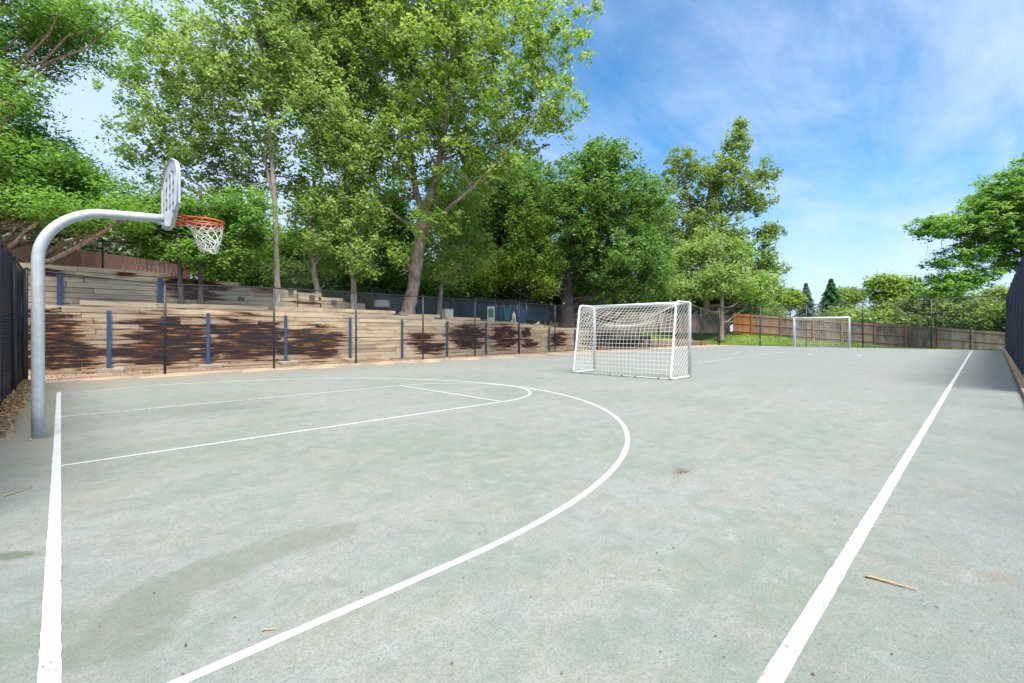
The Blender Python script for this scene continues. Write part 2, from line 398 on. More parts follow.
# ------------------------------------------------------------------ terrain
def sm(a, b, x):
    t = np.clip((x-a)/(b-a), 0, 1); return t*t*(3-2*t)
WT_X = [-8, 8, 11, 14, 22, 24, 28, 33]; WT_Z = [2.12, 2.18, 2.18, 2.0, 1.78, 1.56, 1.4, 1.26]
UT_X = [-8, 3, 5.5, 7.2, 8.3, 9.3, 10.4]; UT_Z = [3.42, 3.42, 3.2, 3.1, 2.95, 2.8, 2.5]
def tz(X, Y):
    X = np.asarray(X, float); Y = np.asarray(Y, float)
    wt = np.interp(X, WT_X, WT_Z)
    lo = wt - .06 + .035*np.clip(Y-20, 0, 12)
    up = np.interp(X, UT_X, UT_Z) - .05 + .02*np.clip(Y-21.5, 0, 10)
    k = ((Y > 21.45) & (X < 10.4)).astype(float)
    left = np.where(k > 0, np.maximum(lo, up), lo)
    left = np.where(Y > 20.1, left, 0)
    slope = .30*(Y > 20.15) + .95*sm(20.2, 27, Y)
    s = sm(32.6, 34.0, X)
    left = left*(1-s) + slope*s
    fz = np.interp(Y, [-30, -1.2, 18.5, 30], [-1.6, -.9, 1.2, 1.3])
    far = sm(45.9, 50.5, X)*fz
    kk = sm(44, 49, X)
    z = np.where(Y > 20.1, left*(1-kk) + np.maximum(left, far)*kk, far)
    z = np.where((Y > 17) & (Y <= 20.1) & (X > 43), np.maximum(far, .0), z)
    z = z - 2.0*sm(-8, -40, -np.maximum(-Y, 0)*-1)*0
    # mulch bank under the fence on the left, slightly raised
    z = z + .10*sm(-.45, -.75, X)*(1-sm(16, 20, Y))*sm(8, 10, Y)
    return z
def tnoise(X, Y): 
    return .03*np.sin(X*2.1+Y*1.3)*np.cos(Y*2.7-X*.7) + .02*np.sin(X*5.3-Y*3.1)
def axis(parts):
    out = []
    for a, b, s in parts: out += list(np.arange(a, b, s))
    return np.array(sorted(set(np.round(out, 4))))
gx = axis([(-600, -60, 60), (-60, -8, 6), (-8, -1.2, .8), (-1.2, -.2, .12), (-.2, 12, .5), (12, 44, .8), (44, 58, .4), (58, 100, 4), (100, 900, 60)])
gy = axis([(-600, -60, 60), (-60, -6, 5), (-6, 16, 1), (16, 19.8, .3), (20.02, 20.05, 1), (20.14, 20.15, 1), (20.3, 21.4, .25), (21.42, 21.43, 1), (21.47, 21.48, 1), (21.7, 30, .4), (30, 60, 3), (60, 900, 60)])
GX, GY = np.meshgrid(gx, gy); GZ = tz(GX, GY)
rough = ((GY > 16.8) | (GX < -.5) | (GX > 46.4))
GZ = GZ + tnoise(GX, GY)*rough*(np.abs(GX) < 100) - .03*(1-rough)
nx, ny = len(gx), len(gy)
idx = np.arange(nx*ny).reshape(ny, nx)
F = np.stack([idx[:-1, :-1], idx[:-1, 1:], idx[1:, 1:], idx[1:, :-1]], -1).reshape(-1, 4)
me = bpy.data.meshes.new('ground'); me.from_pydata(np.stack([GX, GY, GZ], -1).reshape(-1, 3).tolist(), [], F.tolist()); me.materials.append(M['ground'])
o = bpy.data.objects.new('ground', me); col.objects.link(o); tag(o, kind='structure')

# court slab (edge follows the fence)
b = MB()
edge = [(-.66, -.72), (45.9, -1.0), (45.9, 17.6)] + [(x, 17.15 + .075*min(x, 24) - .02*max(0, x-30) + .12*math.sin(x*1.7) + .07*math.sin(x*4.1)) for x in np.arange(45, -.4, -.8)] + [(-.46, 17.1)] + [((-.46 if y > 8.4 else -.66) + .03*math.sin(y*2.3), y) for y in np.arange(16.5, 0, -.5)]
edge = [(-6, -.72)] + edge[:-16] + [(-.46, 17.1), (-.46, 7.0), (-6, 7.0)] if False else edge
b.prism(edge, -.09, 0.0); o = b.build('court_surface', M['court']); tag(o, kind='structure')
b = MB(); b.prism([(-7, -.72), (-.46, -.72), (-.46, 5.2), (-.9, 5.0), (-7, 5.0)], -.09, -.002); 

# markings: real paint sheets 4 mm up ----------------------------------------------
def strip(name, pts, w, mat, z=.004, closed=False):
    b = MB(); n = len(pts); L = []; Rr = []
    for i in range(n):
        a = pts[max(i-1, 0)]; c = pts[min(i+1, n-1)]
        tx, ty = c[0]-a[0], c[1]-a[1]; l = math.hypot(tx, ty); nx_, ny_ = -ty/l, tx/l
        jw = w/2+random.uniform(-.0022, .0022)
        L.append((pts[i][0]+nx_*jw, pts[i][1]+ny_*jw, z)); Rr.append((pts[i][0]-nx_*jw, pts[i][1]-ny_*jw, z))
    for i in range(n-1): b.quad(Rr[i], Rr[i+1], L[i+1], L[i])
    return tag(b.build(name, mat), kind='structure')
def seg(a, b, n=24):
    n = max(n, int(math.hypot(b[0]-a[0], b[1]-a[1])/.06)); return [(a[0]+(b[0]-a[0])*i/n, a[1]+(b[1]-a[1])*i/n) for i in range(n+1)]
BX, YB = -.03, 8.18
strip('baseline_marking', seg((BX, -.3), (BX, 14.1), 40), .062, M['paint'])
strip('sideline_marking', seg((BX+.04, YB-7.62), (44.2, YB-7.5), 80), .069, M['paint'], .0046)
for k, s_ in enumerate((-1, 1)):
    strip('lane_marking', seg((BX+.035, YB+s_*1.83), (BX+5.79, YB+s_*1.83)), .05, M['paint'] if s_ < 0 else M['paint_worn'], .0034)
strip('free_throw_marking', seg((BX+5.79, YB-1.85), (BX+5.79, YB+1.85)), .05, M['paint'], .0052)
strip('key_arc_marking', [(BX+5.79+1.83*math.cos(a), YB+1.83*math.sin(a)) for a in np.linspace(-math.pi/2, math.pi/2, 40)], .05, M['paint'], .0028)
RA = 6.06
arc = seg((BX+.035, YB-RA), (BX+1.55, YB-RA), 6) + [(BX+1.6+RA*math.cos(a), YB+RA*math.sin(a)) for a in np.linspace(-math.pi/2, math.pi/2, 320)]
strip('three_point_marking', arc, .054, M['paint'], .0022)
strip('three_point_marking', seg((BX+1.55, YB+RA), (BX+.035, 13.75), 8), .05, M['paint_worn'], .0028)
strip('halfway_marking', seg((20.0, .3), (19.4, 12.5)), .05, M['paint_worn'], .0055)
strip('service_marking', seg((19.0, 8.6), (33.2, 9.1)), .06, M['paint_worn'], .005)
for u, v in ((737, 353.2), (810, 354.2), (859, 355.8)):
    x, y = ground(u, v); strip('spot_marking', seg((x-.4, y), (x+.4, y), 2), .16, M['paint_worn'], .006)
x, y = ground(861, 355.8)
strip('far_arc_marking', [(38.4+7.0*math.cos(a), 7.4+7.0*math.sin(a)) for a in np.linspace(math.pi*.92, math.pi*1.42, 30)], .05, M['paint_worn'], .0065)

# ------------------------------------------------------------------ chain link fences
def chainlink(b, A, B, z0a, z0b, z1a, z1b, s=.065, r=.0025):
    L = math.hypot(B[0]-A[0], B[1]-A[1]); ux, uy = (B[0]-A[0])/L, (B[1]-A[1])/L; nx_, ny_ = -uy, ux
    H = ((z1a-z0a)+(z1b-z0b))/2
    st_ = s*1.2
    for sg, off in ((1, r), (-1, -r)):
        k = -H if sg > 0 else 0.0
        end = L if sg > 0 else L+H
        while k < end:
            # line s = k + sg*t
            t0, t1 = 0.0, H
            def sat(t): return k + sg*t
            ts = [0.0, H]
            if sg > 0:
                t0 = max(0, -k); t1 = min(H, L-k)
            else:
                t0 = max(0, k-L); t1 = min(H, k)
            if t1 - t0 > .03:
                P = []
                for tt in (t0, t1):
                    q = sat(tt); f = q/L
                    za = z0a+(z0b-z0a)*f; zb = z1a+(z1b-z1a)*f
                    P.append((A[0]+ux*q+nx_*off, A[1]+uy*q+ny_*off, za+(zb-za)*tt/H))
                b.tube(P, r, 3, caps=False)
            k += st_
def chain_fence(name, label, posts, rail_r=.022, post_r=.034, group=None, mesh=True, cap=True, bottom=0.04, label_posts=None):
    # posts: list of (x, y, z0, z1)
    root = empty(name, (posts[0][0], posts[0][1], posts[0][2]))
    tag(root, label, 'fence', group)
    ox, oy, oz = root.location
    loc = lambda p: (p[0]-ox, p[1]-oy, p[2]-oz)
    for (x, y, z0, z1) in posts:
        b = MB(); b.tube([loc((x, y, z0-.1)), loc((x, y, z1))], post_r, 10)
        if cap: b.tube([loc((x, y, z1)), loc((x, y, z1+.03)), loc((x, y, z1+.05))], [post_r*1.15, post_r*1.1, post_r*.3], 10)
        b.build('fence_post', M['black_metal'], root, True)
    b = MB(); b.tube([loc((x, y, z1-.02)) for x, y, z0, z1 in posts], rail_r, 8); b.build('top_rail', M['black_metal'], root, True)
    if mesh:
        b = MB()
        for p, q in zip(posts[:-1], posts[1:]):
            chainlink(b, loc(p)[:2], loc(q)[:2], p[2]+bottom-oz, q[2]+bottom-oz, p[3]-.03-oz, q[3]-.03-oz)
        b.tube([loc((x, y, z0+bottom+.01)) for x, y, z0, z1 in posts], .004, 4)
        b.build('wire_mesh', M['black_metal'], root)
    return root
# left run
us = [165, 274, 356, 423, 475, 519, 555]
ys = [17.85, 18.05, 18.35, 18.6, 18.95, 19.25, 19.45]
P = [(-.62, 17.35, 0, 2.9)] + [(*xy_u(u, y), 0, z) for u, y, z in zip(us, ys, [2.78, 2.88, 2.92, 2.95, 2.98, 3.0, 3.0])]
for u, y, z in ((590, 19.5, 3.1), (614.5, 19.5, 3.3), (638.5, 19.5, 3.4), (658.7, 19.4, 3.5), (678, 19.2, 3.55)): P.append((*xy_u(u, y), 0, z))
P.append((42.2, 18.9, 0, 3.6)); P.append((44.95, 18.45, .05, 3.62))
chain_fence('chain_link_fence', 'long black chain link fence in front of the timber retaining wall', P)
far = [(44.95, 18.30, .05, 3.6), (44.8, 14.55, .0, 3.62), (45.4, 11.0, 0, 3.66), (45.7, 7.05, 0, 3.7), (46.3, 2.92, 0, 3.75), (46.9, -1.05, 0, 3.9)]
chain_fence('chain_link_fence', 'tall black chain link fence across the far end, behind the far goal', far, .03, .045)
# upper terrace fence
P = []
for x in (-4.5, -1.6, 1.05, 3.3, 6.0, 8.6, 11.2, 13.9, 16.9, 19.6, 22.4, 25.2):
    z = float(tz(x, 22.3)); z = max(z, 2.05 if x > 10 else z); P.append((x, 22.3, z, z + (1.18 if x < 9 else 1.35)))
uf = chain_fence('chain_link_fence', 'low black chain link fence on the upper terrace among the tree trunks', P, .02, .03)
b = MB(); ox, oy, oz = uf.location
xs = np.arange(11.6, 25.0, .3)
for x0, x1 in zip(xs[:-1], xs[1:]):
    z0 = float(np.interp(x0, [p[0] for p in P], [p[2] for p in P])) - oz; 
    b.quad((x0-ox, .04+.015*math.sin(x0*5), z0+.03), (x1-ox, .04+.015*math.sin(x1*5), z0+.03), (x1-ox, .04+.01*math.sin(x1*9), z0+1.02+.02*math.sin(x1*3)), (x0-ox, .04+.01*math.sin(x0*9), z0+1.02+.02*math.sin(x0*3)))
b.build('privacy_screen', M['screen_up'], uf)

# windscreen fences ---------------------------------------------------------------
def screen_fence(name, label, posts, mat, side, wave=.05, keep=lambda p, q: True):
    root = chain_fence(name, label, posts, .024, .036, mesh=False)
    ox, oy, oz = root.location
    b = MB(); rows = 9
    for p, q in zip(posts[:-1], posts[1:]):
        if not keep(p, q): continue
        n = 14
        L = math.hypot(q[0]-p[0], q[1]-p[1]); ux, uy = (q[0]-p[0])/L, (q[1]-p[1])/L; nx_, ny_ = -uy*side, ux*side
        base = len(b.v)
        for j in range(rows+1):
            for i in range(n+1):
                f = i/n; g = j/rows
                x = p[0]+(q[0]-p[0])*f; y = p[1]+(q[1]-p[1])*f
                z0 = p[2]+.03; z1 = p[3]+(q[3]-p[3])*f-.02 - .05*math.sin(f*math.pi)*(1)
                w = .045 + wave*math.sin(f*math.pi)*(mnoise.noise(Vector((x*.9+y*.9, g*2.2, 3)))*.8) + .012*math.sin((x+y)*7+g*3)
                b.v.append((x+nx_*w-ox, y+ny_*w-oy, z0+(z1-z0)*g-oz))
        for j in range(rows):
            for i in range(n):
                a = base+j*(n+1)+i; b.f.append((a, a+1, a+n+2, a+n+1))
    o = b.build('windscreen', mat, root, True)
    s_ = o.modifiers.new('s', 'SOLIDIFY'); s_.thickness = .003
    b = MB()
    for p, q in zip(posts[:-1], posts[1:]): chainlink(b, (p[0]-ox, p[1]-oy), (q[0]-ox, q[1]-oy), .03, .03, p[3]-.04, q[3]-.04, .09, .0018)
    b.build('wire_mesh', M['black_metal'], root)
    return root
yy = [17.25, 14.1, 10.95, 7.8, 4.65, 1.5, -1.65]
screen_fence('screened_fence', 'chain link fence with faded navy windscreen at the left edge', [(-.66-.02*k, y, 0, 2.85-.02*(k % 2)) for k, y in enumerate(yy)], M['screen_left'], -1, .12, lambda p, q: q[1] > 4)  # fabric left off the unseen near bays to lighten the foreground shade
xs = [46.9-3.25*k for k in range(15)] + [-1.85]
screen_fence('screened_fence', 'tall chain link fence with dark navy windscreen along the right side', [(x, -1.05+(46.9-x)*.0095, 0, (3.85-(46.9-x)*.012) if x > 16 else max(2.1, 3.48-(16-x)*.2)) for x in xs], M['screen_right'], -1, .05, lambda p, q: q[0] > 12)  # unseen near stretch lowered and left without fabric to cut its shade on court
# timber edging below right fence
b = MB()
for k in range(19):
    x = 45.9-2.45*k; y = -.90+(46.9-x)*.0095
    b.box((x-1.2, y, .03), (2.42, .14, .12), rz=-.0095+random.uniform(-.004, .004), jit=.006)
o = b.build('timber_edging', M['edging'], bevel=.008); tag(o, 'brown timber edging along the foot of the right screened fence', 'edging')

# ------------------------------------------------------------------ retaining walls
def courses(b, x0, x1, y, z0, z1, h=.17, dep=.18, lmin=1.6, lmax=2.9, topfn=None, jy=.012):
    n = int(round((z1-z0)/h)); h = (z1-z0)/n
    for j in range(n):
        x = x0 - random.uniform(0, 1.2)
        while x < x1:
            L = random.uniform(lmin, lmax); a = max(x, x0); c = min(x+L, x1)
            if c-a > .12:
                zc = z0+h*(j+.5)
                ok = topfn is None or zc + h*.45 <= topfn((a+c)/2)+.02
                if ok:
                    b.box(((a+c)/2, y+dep/2+random.uniform(-jy, jy), zc+random.uniform(-.003, .003)), (c-a-.012, dep, h-.012), ry=random.uniform(-.002, .002), jit=.004)
            x += L
root = empty('retaining_wall', (5, 20.0, 0)); tag(root, 'lower timber retaining wall with dark burnt patches and blue steel beams', 'wall')
class Off(MB):
    pass
def shift(b, o):
    b.v = [(x-o[0], y-o[1], z-o[2]) for x, y, z in b.v]; return b
wt = lambda x: float(np.interp(x, WT_X, WT_Z))
b = MB()
courses(b, -4, 33, 20.0, 0.02, 2.23, topfn=wt)
shift(b, root.location); b.build('timber_courses', M['wall_timber'], root, bevel=.012)
beams = [(109, 1.97), (208, 1.97), (285.5, 1.95), (350, 1.93), (402, 1.90), (447, 1.86), (486, 1.80), (519, 1.82), (549, 1.62), (575, 1.45), (606, 1.3)]
bx = [xy_u(u, 19.95)[0] for u, _ in beams]
for (u, z), x in zip([(0, 1.97)]+beams, [-1.6]+bx):
    b = MB(); b.box((x, 19.925, z/2), (.115, .014, z)); b.box((x, 19.96, z/2-.01), (.012, .055, z-.02))
    b.build('steel_beam', M['blue_steel'], root); o = bpy.data.objects[-1] if False else None
for ob in [c for c in root.children if c.name.startswith('steel_beam')]:
    ob.location = (-root.location.x, -root.location.y, 0)
# cap timbers lying loose along the top
b = MB()
for k, (u, dz) in enumerate(((120, .02), (160, 0), (232, .03), (300, 0), (330, .01), (372, .02), (425, 0), (465, 0))):
    x = xy_u(u, 20.2)[0]; b.box((x, 20.33, wt(x)+.05), (1.9+.3*(k % 3), .17, .15), rz=random.uniform(-.05, .05), ry=random.uniform(-.015, .015), jit=.008)
shift(b, root.location); b.build('cap_timbers', M['upper_timber'], root, bevel=.012)
root = empty('retaining_wall', (3, 21.3, 2.1)); tag(root, 'upper weathered timber wall stepping down behind the lower wall', 'wall')
b = MB(); ut = lambda x: float(np.interp(x, UT_X, UT_Z))
courses(b, -6, 7.25, 21.3, 2.05, 3.46, topfn=lambda x: ut(x)+.03)
courses(b, 7.3, 8.3, 21.3, 2.05, 3.02, topfn=None); courses(b, 8.3, 9.4, 21.3, 2.05, 2.86); courses(b, 9.4, 10.4, 21.3, 2.05, 2.68)
shift(b, root.location); b.build('timber_courses', M['upper_timber'], root, bevel=.012)
b = MB()
for u, v in ((242, 283), (241, 299), (291, 290), (312, 297), (334, 302)):
    x, y = xy_u(u, 21.25); d = x*CY_+y*SY_; b.box((x, y, zat(v, d)), (.2, .1, .15), jit=.01)
shift(b, root.location); b.build('timber_end', M['timber_end'], root)
for u in (60, 160):
    x = xy_u(u, 21.25)[0]; b = MB(); b.box((x, 21.225, 2.62), (.14, .014, 1.24)); b.box((x, 21.26, 2.6), (.012, .055, 1.2)); shift(b, root.location)
    b.build('steel_beam', M['blue_steel'], root)
# low timber steps on the bank right of the near goal
root = empty('timber_steps', (38, 20, 0)); tag(root, 'low timber steps holding the bare bank right of the near goal', 'steps')
b = MB(); courses(b, 33.2, 46, 20.0, .02, .36, h=.17); courses(b, 35, 45, 21.0, .40, .58, h=.17)
shift(b, root.location); b.build('timber_courses', M['edging'], root, bevel=.012)
# concrete blocks at the beam feet
for k, (x, lab) in enumerate(zip(bx[:4], ('first', 'second', 'third', 'fourth'))):
    b = MB(); b.box((0, 0, .05), (.62, .42, .16), jit=.02); b.box((.25, .05, .10), (.22, .3, .10), jit=.02, rz=.2)
    o = b.build('footing_block', M['stone'], bevel=.015); o.location = (x, 19.62, 0)
    tag(o, f'low beige concrete block at the foot of the {lab} blue beam from the left', 'block', 'footing blocks under the blue beams')

# ------------------------------------------------------------------ wooden fences
def picket_run(b, A, B, za, zb, h, w=.14, th=.02, jit=.03):
    L = math.hypot(B[0]-A[0], B[1]-A[1]); n = max(1, int(L/w)); ang = math.atan2(B[1]-A[1], B[0]-A[0])
    for i in range(n):
        f = (i+.5)/n; z0 = za+(zb-za)*f; hh = h+random.uniform(-jit, jit)*.4
        b.box((A[0]+(B[0]-A[0])*f, A[1]+(B[1]-A[1])*f, z0+hh/2), (w*.985, th, hh), rz=ang+random.uniform(-.02, .02))
def wood_fence(label, pts, h, sections, rails=True, matrail='wood_rail'):
    # pts [(x,y,z)], sections: material key per segment
    root = empty('wood_fence', pts[0]); tag(root, label, 'fence')
    o0 = pts[0]
    for k, (p, q) in enumerate(zip(pts[:-1], pts[1:])):
        b = MB(); picket_run(b, p, q, p[2], q[2], h); shift(b, o0)
        mk = sections[k]; o = b.build('fence_panel', M[mk], root)
        if mk == 'wood_orange': o['label'] = 'fresh orange stained board panel'
        nx_, ny_ = (q[1]-p[1]), -(q[0]-p[0]); l = math.hypot(nx_, ny_); nx_ /= l; ny_ /= l
        if nx_*(0-p[0])+ny_*(0-p[1]) < 0: nx_, ny_ = -nx_, -ny_
        if rails:
            for f in (.12, .5, .9):
                b = MB(); zc = h*f
                b.tube([(p[0]+nx_*.04, p[1]+ny_*.04, p[2]+zc), (q[0]+nx_*.04, q[1]+ny_*.04, q[2]+zc)], .045, 4); shift(b, o0)
                b.build('rail', M[matrail if mk != 'wood_orange' else 'wood_orange'], root)
            b = MB(); b.box((q[0]+nx_*.1, q[1]+ny_*.1, q[2]+h/2), (.12, .12, h+.04), rz=math.atan2(ny_, nx_)); shift(b, o0)
            b.build('post', M['wood_orange' if k % 3 != 1 else 'wood_rail'] if mk != 'wood_greyplain' else M['wood_greyplain'], root)
    return root
def lerp3(A, B, f): return tuple(A[i]+(B[i]-A[i])*f for i in range(3))
A = (*at(733, 48), float(zat(333, 48))); Bq = (*at(1006, 40.5), float(zat(334, 40.5))-1.9)
pts = [lerp3(A, Bq, f) for f in (0, .08, .20, .33, .44, .56, .67, .78, .89, 1.0)]
# sag of the slope
sec = ['wood_orange', 'wood_brown', 'wood_grey', 'wood_grey', 'wood_grey', 'wood_grey', 'wood_grey', 'wood_greyplain', 'wood_greyplain']
wood_fence('long wooden fence running downhill behind the far goal, orange at its left end', pts, 2.05, sec)
C0 = (*at(540, 43), float(zat(331, 43)))
A2 = (*at(730, 49), float(zat(333.2, 49)))
pts = [lerp3(A2, C0, f) for f in (0, .14, .28, .42, .56, .7, .85, 1)]
wood_fence('pale grey wooden fence behind the lawn and the near goal', pts, 1.95, ['wood_grey', 'wood_grey'] + ['wood_greyplain']*5, False)
pts = [(-5, 26.3, 3.05), (-2.5, 26.2, 3.0), (0, 26.1, 2.9), (2.3, 26, 2.75), (4.2, 26, 2.6)]
wood_fence('faded reddish cedar fence above the upper wall at the left', pts, 1.75, ['cedar_pink']*4, False)

# ------------------------------------------------------------------ soccer goals
def goal(name, label, origin, wdir, bdir, W, H, depT, depB, rp=.042, net_r=.0042, cell=.12, tape=False, netsag=.34):
    root = empty(name, origin); tag(root, label, 'goal', 'white soccer goals on the court')
    wd = Vector((*wdir, 0)).normalized(); bd = Vector((*bdir, 0)).normalized(); Z = Vector((0, 0, 1))
    def P(s, d, z): return tuple(wd*s + bd*d + Z*z)
    for s in (0, W):
        b = MB(); b.tube([P(s, 0, rp*.4), P(s, 0, H-.09), P(s, .01, H-.03), P(s, .05, H)], rp, 12); b.build('front_post', M['white_paint'], root, True)
        b = MB()
        path = [P(s, .05, H), P(s, depT-.12, H+.005), P(s, depT-.04, H-.02), P(s, depT, H-.09), P(s, depB-.04, .12), P(s, depB, .05), P(s, depB-.06, .028), P(s, .03, .028)]
        b.tube(path, rp*.72, 10); b.build('side_frame', M['white_paint'], root, True)
    b = MB(); b.tube([P(0, .02, H-.002), P(W, .02, H-.002)], rp, 12); b.build('crossbar', M['white_paint'], root, True)
    b = MB(); b.tube([P(0, depB, .03), P(W, depB, .03)], rp*.3, 8); b.build('ground_bar', M['galv'], root, True)
    # net
    prof = [(0.02, H), (depT, H-.03), (depB, .04)]
    Ls = [0]; 
    for a, c in zip(prof[:-1], prof[1:]): Ls.append(Ls[-1]+math.hypot(c[0]-a[0], c[1]-a[1]))
    def pr(t):
        l = t*Ls[-1]
        for k in range(2):
            if l <= Ls[k+1]+1e-9:
                f = (l-Ls[k])/(Ls[k+1]-Ls[k]); return prof[k][0]+(prof[k+1][0]-prof[k][0])*f, prof[k][1]+(prof[k+1][1]-prof[k][1])*f
        return prof[-1]
    tc = Ls[1]/Ls[-1]
    def pt(f, t):
        d, z = pr(t); w = math.sin(math.pi*f)**.8 if 0 < f < 1 else 0
        bump = math.exp(-((t-tc)/.16)**2) if t > 0 else 0
        if t < tc: bump = t/tc
        z -= netsag*w*bump; d -= .10*w*bump
        d += .14*w*math.sin(math.pi*max(0, (t-tc)/(1-tc)))**1.0
        return P(f*W, d, max(z, .02))
    b = MB(); nv = int(W/cell); nh = int(Ls[-1]/cell)
    for i in range(nv+1):
        b.tube([pt(i/nv, j/16) for j in range(17)], net_r, 3, False)
    for j in range(nh+1):
        b.tube([pt(i/16, j/nh) for i in range(17)], net_r, 3, False)
    # side nets, diamond
    def dmax(z):
        return depT+(depB-depT)*(1-(z/H)) if z < H-.03 else depT
    for s in (0, W):
        k = -H
        while k < depB:
            for sg in (1, -1):
                pts_ = []
                for q in np.linspace(0, H, 22):
                    d = k+q if sg > 0 else k+H-q
                    if 0 <= d <= dmax(q): pts_.append(P(s, d, q))
                if len(pts_) > 1: b.tube([pts_[0], pts_[-1]], net_r, 3, False)
            k += cell*1.25
    b.build('net', M['net'], root)
    if tape:
        b = MB(); b.tube([P(W, depT+.06, 1.42), P(W, depT+.075, 1.28)], rp*.85, 10); b.build('tape', M['orange_tape'], root, True)
        for f in (.1, .42, .55, .68, .9):
            b = MB(); b.box(P(W*f, depB+.03, .03), (.07, .035, .03), rz=random.uniform(-1, 1), jit=.006)
            b.build('net_clip', M['bin_black'], root)
    return root
g1a = Vector(ground(594.4, 371.2)); g1b = Vector(ground(689.6, 377.6)); wd = (g1b-g1a)
g2 = Vector(ground(672.4, 379.2)); back = g2-g1b
perp = Vector((wd.y, -wd.x)).normalized(); perp = perp if perp.dot(back) > 0 else -perp
bk = (perp*.55+back.normalized()*.45).normalized()
goal('soccer_goal', 'white soccer goal with sagging net in the middle of the court, nearer one', (g1a.x, g1a.y, 0), wd, bk, wd.length, 2.12, .74, back.length*1.36, .046, tape=True, net_r=.0042, cell=.115, netsag=.50)
f1 = Vector((43.1, 11.35)); f2 = Vector((43.6, 7.6)); wd = f2-f1
goal('soccer_goal', 'small distant white soccer goal before the far chain link fence', (f1.x, f1.y, 0), wd, (1, .12), wd.length, 2.42, .5, .62, .07, .005, .14, netsag=.15)

# ------------------------------------------------------------------ basketball hoop
HX, HY = -.195, 8.12
root = empty('basketball_hoop', (HX, HY, 0)); tag(root, 'gooseneck basketball hoop with grey fan backboard and orange rim', 'basketball hoop')
path = [(0, 0, -.05), (0, 0, .4), (0, 0, 1.2), (0, 0, 2.17)]
zc, rr = 2.17, .66
for k in range(1, 13):
    a = math.pi/2*k/12*.955; path.append((rr*(1-math.cos(a)), .005*k, zc+rr*1.02*math.sin(a)))
path += [(.95, .06, 2.865), (1.24, .06, 2.885)]
ex = path[-1]
b = MB(); b.tube(path, .059, 20); b.build('gooseneck_pole', M['galv'], root, True)
b = MB(); b.tube([(0, 0, -.02), (0, 0, .015)], .075, 20); b.build('pole_collar', M['stone'], root)
# fan backboard in plane x = const
bx0 = 1.10-HX; by0 = 8.18-HY
def fan(k=1.0, n=14):
    o = [(-.14*k, 2.76), (.14*k, 2.76), (.63*k, 3.0), (.63*k, 3.42)]
    for i in range(n+1):
        a = R(20)+(R(160)-R(20))*i/n
        o.append((.63*k*math.cos(a)/math.cos(R(20)), 3.44+(.26*(math.sin(a)-math.sin(R(20)))/(1-math.sin(R(20))))))
    o += [(-.63*k, 3.42), (-.63*k, 3.0)]; return o
prof = fan()
b = MB(); n = len(prof)
for x in (bx0-.018, bx0+.018):
    for y, z in prof: b.v.append((x, by0+y, z))
b.f.append(tuple(range(n))); b.f.append(tuple(reversed(range(n, 2*n))))
for i in range(n): j = (i+1) % n; b.f.append((j, i, n+i, n+j))
bb = b.build('backboard', M['board_white'], root, bevel=.006)
b = MB(); b.tube([(bx0-.02, by0+y, z) for y, z in prof], .011, 8, closed=True); b.build('board_rim', M['board_white'], bb, True)
b = MB()
for r_, z in enumerate((2.93, 3.07, 3.21, 3.35, 3.49)):
    hw = .50 if r_ < 4 else .36; m = 6 if r_ < 4 else 4
    for k in range(m):
        y = -hw+2*hw*(k+.5)/m
        for xx in (bx0-.021, bx0+.021): b.box((xx, by0+y, z), (.006, .13, .034), rx=(-.35 if (k+r_) % 2 else .35))
b.build('board_slots', M['dark_slot'], bb)
b = MB()
for y in (-.55, -.28, 0, .28, .55): b.box((bx0-.032, by0+y, 3.17), (.022, .018, .62 if abs(y) < .4 else .42))
b.build('board_ribs', M['board_white'], bb)
# mount
b = MB(); b.box((bx0-.05, by0-.01, 2.86), (.08, .26, .20)); b.tube([(bx0-.16, by0-.01, 2.84), (bx0-.04, by0-.01, 2.78)], .025, 8); b.build('mounting_bracket', M['galv'], root, bevel=.005)
# rim
rz, rx0 = 2.93, bx0+.40
rim = root
def ring(b, z, r, tr): b.tube([(rx0+r*math.cos(a), by0+r*math.sin(a), z) for a in np.linspace(0, 2*math.pi, 40)[:-1]], tr, 8, closed=True)
b = MB(); ring(b, rz, .235, .014); ring(b, rz-.055, .235, .012)
for k in range(8):
    a = k*math.pi/4; b.tube([(rx0+.235*math.cos(a), by0+.235*math.sin(a), rz), (rx0+.235*math.cos(a), by0+.235*math.sin(a), rz-.045)], .006, 5)
for s_ in (-1, 1):
    b.tube([(bx0+.02, by0+.17*s_, rz), (rx0-.05, by0+.232*s_, rz)], .010, 6)
    b.tube([(bx0+.02, by0+.12*s_, rz-.10), (rx0-.10, by0+.21*s_, rz-.045)], .010, 6)
    b.tube([(bx0+.02, by0+.12*s_, rz-.005), (rx0-.22, by0+.08*s_, rz-.02)], .009, 6)
b.box((bx0+.03, by0, rz-.05), (.02, .36, .14))
rimo = b.build('rim', M['rim_orange'], root, True)
# ragged net
b = MB(); rows, n = 6, 12
def npnt(i, j):
    f = j/rows; a = 2*math.pi*(i+.5*(j % 2))/n
    r_ = .232*(1-f)**1.1+.095*(1-(1-f)**1.1) + .012*math.sin(a*3+j)
    return (rx0+r_*math.cos(a)+.05*f, by0+r_*math.sin(a)-.03*f, rz-.055-.40*f+.015*math.sin(a*2+j*1.7))
for j in range(rows):
    for i in range(n):
        if random.random() < .9: b.tube([npnt(i, j), npnt(i, j+1)], .0055, 4, False)
        if random.random() < .9: b.tube([npnt(i+1 if j % 2 else i, j), npnt(i if j % 2 else i-1, j+1)], .0055, 4, False)
# one torn strand
b.tube([(rx0+.23, by0, rz-.05), (rx0+.20, by0-.02, rz-.25), (rx0+.15, by0-.03, rz-.45), (rx0+.08, by0-.03, rz-.48)], .005, 4, False)
b.build('net', M['old_net'], rimo)

